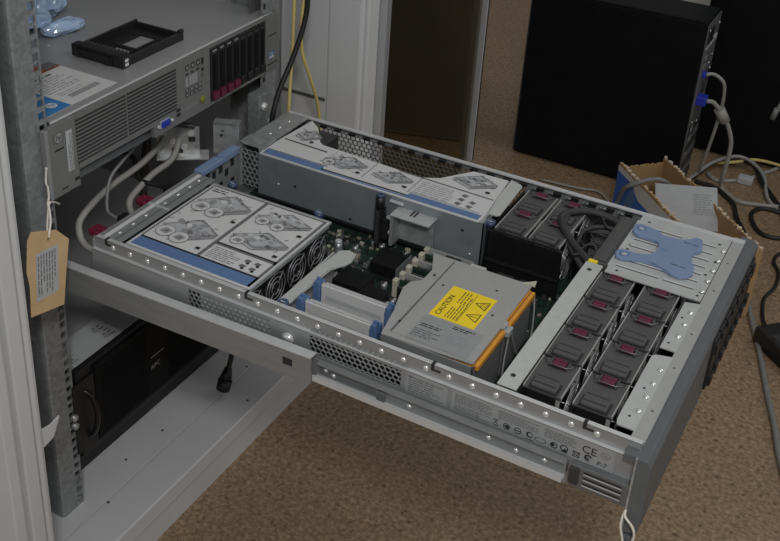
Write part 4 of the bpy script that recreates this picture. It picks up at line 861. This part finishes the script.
# walls: far long wall A-B, near long wall shifted by off, short walls
def wallseg(b, p, q, z0, z1, t, m, inset=V((0, 0, 0)), jag=None, seed=0):
    d = (q-p); n = V((-d.y, d.x, 0)).normalized()*t; N = 26; rr = random.Random(seed)
    top = [z1+(rr.uniform(-jag, jag) if jag else 0) for i in range(N+1)]
    rings = []
    for i in range(N+1):
        c = p.lerp(q, i/N); rings.append([(c.x, c.y, z0), (c.x+n.x, c.y+n.y, z0), (c.x+n.x, c.y+n.y, top[i]), (c.x, c.y, top[i])])
    b.loft(rings, m)
b = MB(); wallseg(b, A, B_, -.529, zt, .004, 'cardb', jag=.003, seed=1); b.build('far_wall', BX)
b = MB(); A2, B2 = A+off, B_+off; wallseg(b, A2, B2, -.529, zt, .004, 'cardb', jag=.002, seed=2); 
dv = (B2-A2); u = dv.normalized(); Ld = dv.length
b.M = frame(A2+V((0, 0, -.529))-V((u.y, -u.x, 0))*-.0006*0, -u, (0, 0, 1)); b.M = frame((B2.x, B2.y, -.529)+V((0, 0, 0)) if False else V((B2.x-.0006*0, B2.y, -.529)), -u, (0, 0, 1))
b.M.translation += b.M.to_3x3() @ V((0, 0, .0046)); hh = zt+.529
b.mark(.0, Ld, .0, hh-.005, 'white', 1); b.shape([(.0, .02), (Ld, .02), (Ld, hh*.74), (.10, hh*.74), (.06, hh*.88), (.0, hh*.88)], 'pblue', 2); b.shape([(.045, hh*.5), (.075, hh*.9), (.09, hh*.7), (.07, hh*.45)], 'band', 3); b.stroke((.1, hh*.57), (Ld, hh*.57), .006, 'white', 3)
b.build('near_wall', BX, 'white and blue printed outside')
b = MB(); wallseg(b, B_, B2, -.529, zt-.012, .004, 'cardb', jag=.002, seed=3); b.build('end_wall', BX)
b = MB(); wallseg(b, A2, A, -.529, zt, .004, 'cardb', jag=.002, seed=4); b.build('end_wall', BX)
b = MB(); b.prism([(A.x, A.y), (B_.x, B_.y), (B2.x, B2.y), (A2.x, A2.y)], -.5295, -.526, 'cardb'); b.build('bottom', BX)
def edge(p, q, seed):
    rr = random.Random(seed); e = MB()
    for i in range(30):
        c = p.lerp(q, (i+.5+rr.uniform(-.3, .3))/30); s = rr.uniform(.003, .006); e.box(c.x-s, c.x+s*.6, c.y-s*.5, c.y+s*.5, zt-.004, zt+rr.uniform(.0005, .004), 'cardl', .0012, 1)
    return e
edge(A, B_, 5).build('torn_edge', BX, 'pale torn cardboard edge'); edge(A2, B2, 6).build('torn_edge', BX, 'pale torn cardboard edge')
BK = thing('booklet', 'white booklet standing in the torn cardboard box', 'booklet', (.46, 1.29, -.45))
pA, pB, pC = V((.3955, 1.2563, -.37)), V((.516, 1.266, -.348)), V((.545, 1.209, -.415)); pD = pA+(pC-pB)
n_ = (pB-pA).cross(pD-pA).normalized(); n_ = n_ if n_.z > 0 else -n_
b = MB(); b.loft([[pA, pB, pC, pD], [p-n_*.012 for p in (pA, pB, pC, pD)]], 'offw'); b.M = frame(pD+n_*.0002, (pC-pD), (pA-pD)); ww = (pC-pD).length; hh2 = (pA-pD).length
b.lines(ww*.62, ww*.92, hh2*.35, hh2*.85, 9, 'grey_ink', 95, 1, .4); b.build('cover', BK)

# ================================================================== FLOOR CABLES
Fz = -.5255
g = lambda L_, z=Fz: [(x, y, z) for x, y in L_]
cable('floor_cable', [(.38, 1.56, Fz), (.405, 1.62, -.515), (.435, 1.70, -.50), (.475, 1.765, -.50), (.515, 1.765, -.505), (.555, 1.72, -.515), (.59, 1.62, Fz), (.68, 1.55, Fz)], .0045, 'gcable', 'pale grey cable arching in front of the tower\'s socket end')
cable('floor_cable', [(.43, 1.685, Fz), (.455, 1.66, Fz), (.49, 1.68, Fz), (.525, 1.72, Fz), (.555, 1.78, Fz), (.62, 1.86, Fz), (.8, 1.80, Fz)], .005, 'gcable', 'pale grey cable with a plug crossing beside the yellow cable', 'cable', lambda b: b.box(.50, .535, 1.68, 1.705, Fz-.004, Fz+.014, 'offw', .004))
cable('floor_cable', [(.44, 1.735, -.516), (.48, 1.76, -.512), (.52, 1.80, -.512), (.60, 1.805, -.515), (.75, 1.77, -.52)], .0042, 'ycable', 'yellow cable lying on the floor before the taller tower')
cable('floor_cable', [(.405, 1.64, Fz), (.425, 1.71, -.515), (.445, 1.745, -.51), (.485, 1.775, -.512), (.52, 1.765, -.512), (.555, 1.70, -.52), (.595, 1.64, Fz), (.625, 1.58, Fz), (.65, 1.50, Fz)], .006, 'bcable', 'thick black cable arching away from the black tower\'s base')
cable('floor_cable', [(.415, 1.625, Fz), (.46, 1.62, Fz), (.495, 1.59, Fz), (.522, 1.555, Fz), (.54, 1.50, Fz), (.57, 1.44, Fz), (.60, 1.37, Fz)], .0055, 'bcable', 'black cable curving along the torn cardboard box')
cable('floor_cable', [(.80, 1.62, Fz), (.64, 1.585, Fz), (.585, 1.58, Fz), (.565, 1.54, Fz), (.585, 1.48, Fz), (.615, 1.455, Fz), (.655, 1.47, Fz), (.68, 1.52, Fz), (.72, 1.57, Fz)], .0052, 'bcable', 'black cable coiled in a loop on the floor right of the box')
cable('floor_cable', [(.60, 1.345, Fz), (.613, 1.235, Fz), (.655, 1.11, Fz), (.695, .995, Fz), (.73, .885, Fz), (.757, .805, Fz), (.79, .70, Fz), (.90, .42, Fz), (1.15, .15, Fz), (1.6, .05, Fz)], .0055, 'dgcable', 'mid grey cable running along the floor past the bezel to the right edge')
cable('floor_cable', [(.10, 1.42, Fz), (.19, 1.43, Fz), (.235, 1.44, Fz), (.275, 1.40, Fz), (.31, 1.36, Fz), (.33, 1.30, Fz)], .003, 'gcable', 'thin pale cable on the floor behind the far fans')
cable('box_cable', [(.290, 1.300, Fz), (.303, 1.285, -.49), (.3203, 1.2782, -.45), (.335, 1.245, -.40), (.350, 1.231, -.378), (.3771, 1.2397, -.362), (.393, 1.2584, -.362), (.408, 1.272, -.368), (.424, 1.31, -.40), (.43, 1.325, -.45)], .005, 'dgcable', 'grey cable draped over the printed wall into the cardboard box')
PB = thing('power_adapter', 'black power brick on the floor at the right edge', 'power adapter', (.74, 1.02, -.53))
b = MB(); b.M = Matrix.Translation((.755, 1.005, -.53)) @ Matrix.Rotation(-.75, 4, 'Z'); b.box(-.085, .085, -.034, .034, 0, .038, 'black', .006, 3); b.box(-.05, .05, -.024, .024, .0378, .0384, 'dark'); b.build('body', PB)
b = MB(); b.tube(catmull([(.6945, 1.062, -.513), (.684, 1.085, -.515), (.672, 1.13, Fz), (.662, 1.195, Fz), (.672, 1.25, Fz), (.668, 1.31, Fz), (.65, 1.355, Fz), (.66, 1.40, Fz), (.72, 1.43, Fz)]), .0038, 'bcable', 8); b.build('cord', PB)

for o in list(SC.objects):
    if o.parent is None:
        k = o.name.split('.')[0]
        gname = {'network_cable': 'yellow cables hanging at the far post', 'floor_cable': 'cables lying on the floor behind the server', 'power_cable': 'pale grey cables behind the opened server', 'black_cable': 'black cables around the rack', 'desktop_tower': 'black towers on the floor', 'rack_server': 'rack servers in the cabinet'}.get(k)
        if gname: o['group'] = gname

# ================================================================== LIFT, LIGHT, CAMERA
for o in list(SC.objects):
    if o.parent is None: o.location.z += GROUND

def area(name, loc, tgt, sx, sy, e, col=(1, 1, 1)):
    l = bpy.data.lights.new(name, 'AREA'); l.shape = 'RECTANGLE'; l.size = sx; l.size_y = sy; l.energy = e; l.color = col
    o = bpy.data.objects.new(name, l); COL.objects.link(o); o.location = loc
    o.rotation_euler = (V(tgt)-V(loc)).to_track_quat('-Z', 'Y').to_euler(); return o
area('ceiling_light', (1.05, -1.12, 1.92), (.3, .1, .45), .26, .26, 15, (1, .99, .975))
area('ceiling_light', (1.7, 1.4, 2.9), (1.2, 1.4, 0), 1.2, .6, 8, (1, 1, .985))
w = bpy.data.worlds.new('room_ambience'); SC.world = w; w.use_nodes = True
bg = w.node_tree.nodes['Background']; bg.inputs[0].default_value = (.96, .985, 1, 1); bg.inputs[1].default_value = .36

cam = bpy.data.cameras.new('camera'); co = bpy.data.objects.new('camera', cam); COL.objects.link(co); SC.camera = co
cam.sensor_width = 36; cam.lens = 36*1088.54/780; cam.shift_x = 60.935/780; cam.shift_y = -92.24/780; cam.clip_start = .02
Rr = Matrix(((0.8584115, 0.5118828, 0.0332522), (0.2687053, -0.3934984, -0.8791794), (-0.4369521, 0.7636328, -0.4753291)))
r, dn, fw = Rr[0], Rr[1], Rr[2]
m4 = Matrix((r, -dn, -fw)).transposed().to_4x4(); m4.translation = V((.802407, -.830555, .699896+GROUND)); co.matrix_world = m4
SC.view_settings.view_transform = 'Standard'; SC.view_settings.look = 'None'; SC.view_settings.exposure = 0; SC.view_settings.gamma = 1
SC.view_settings.use_curve_mapping = False
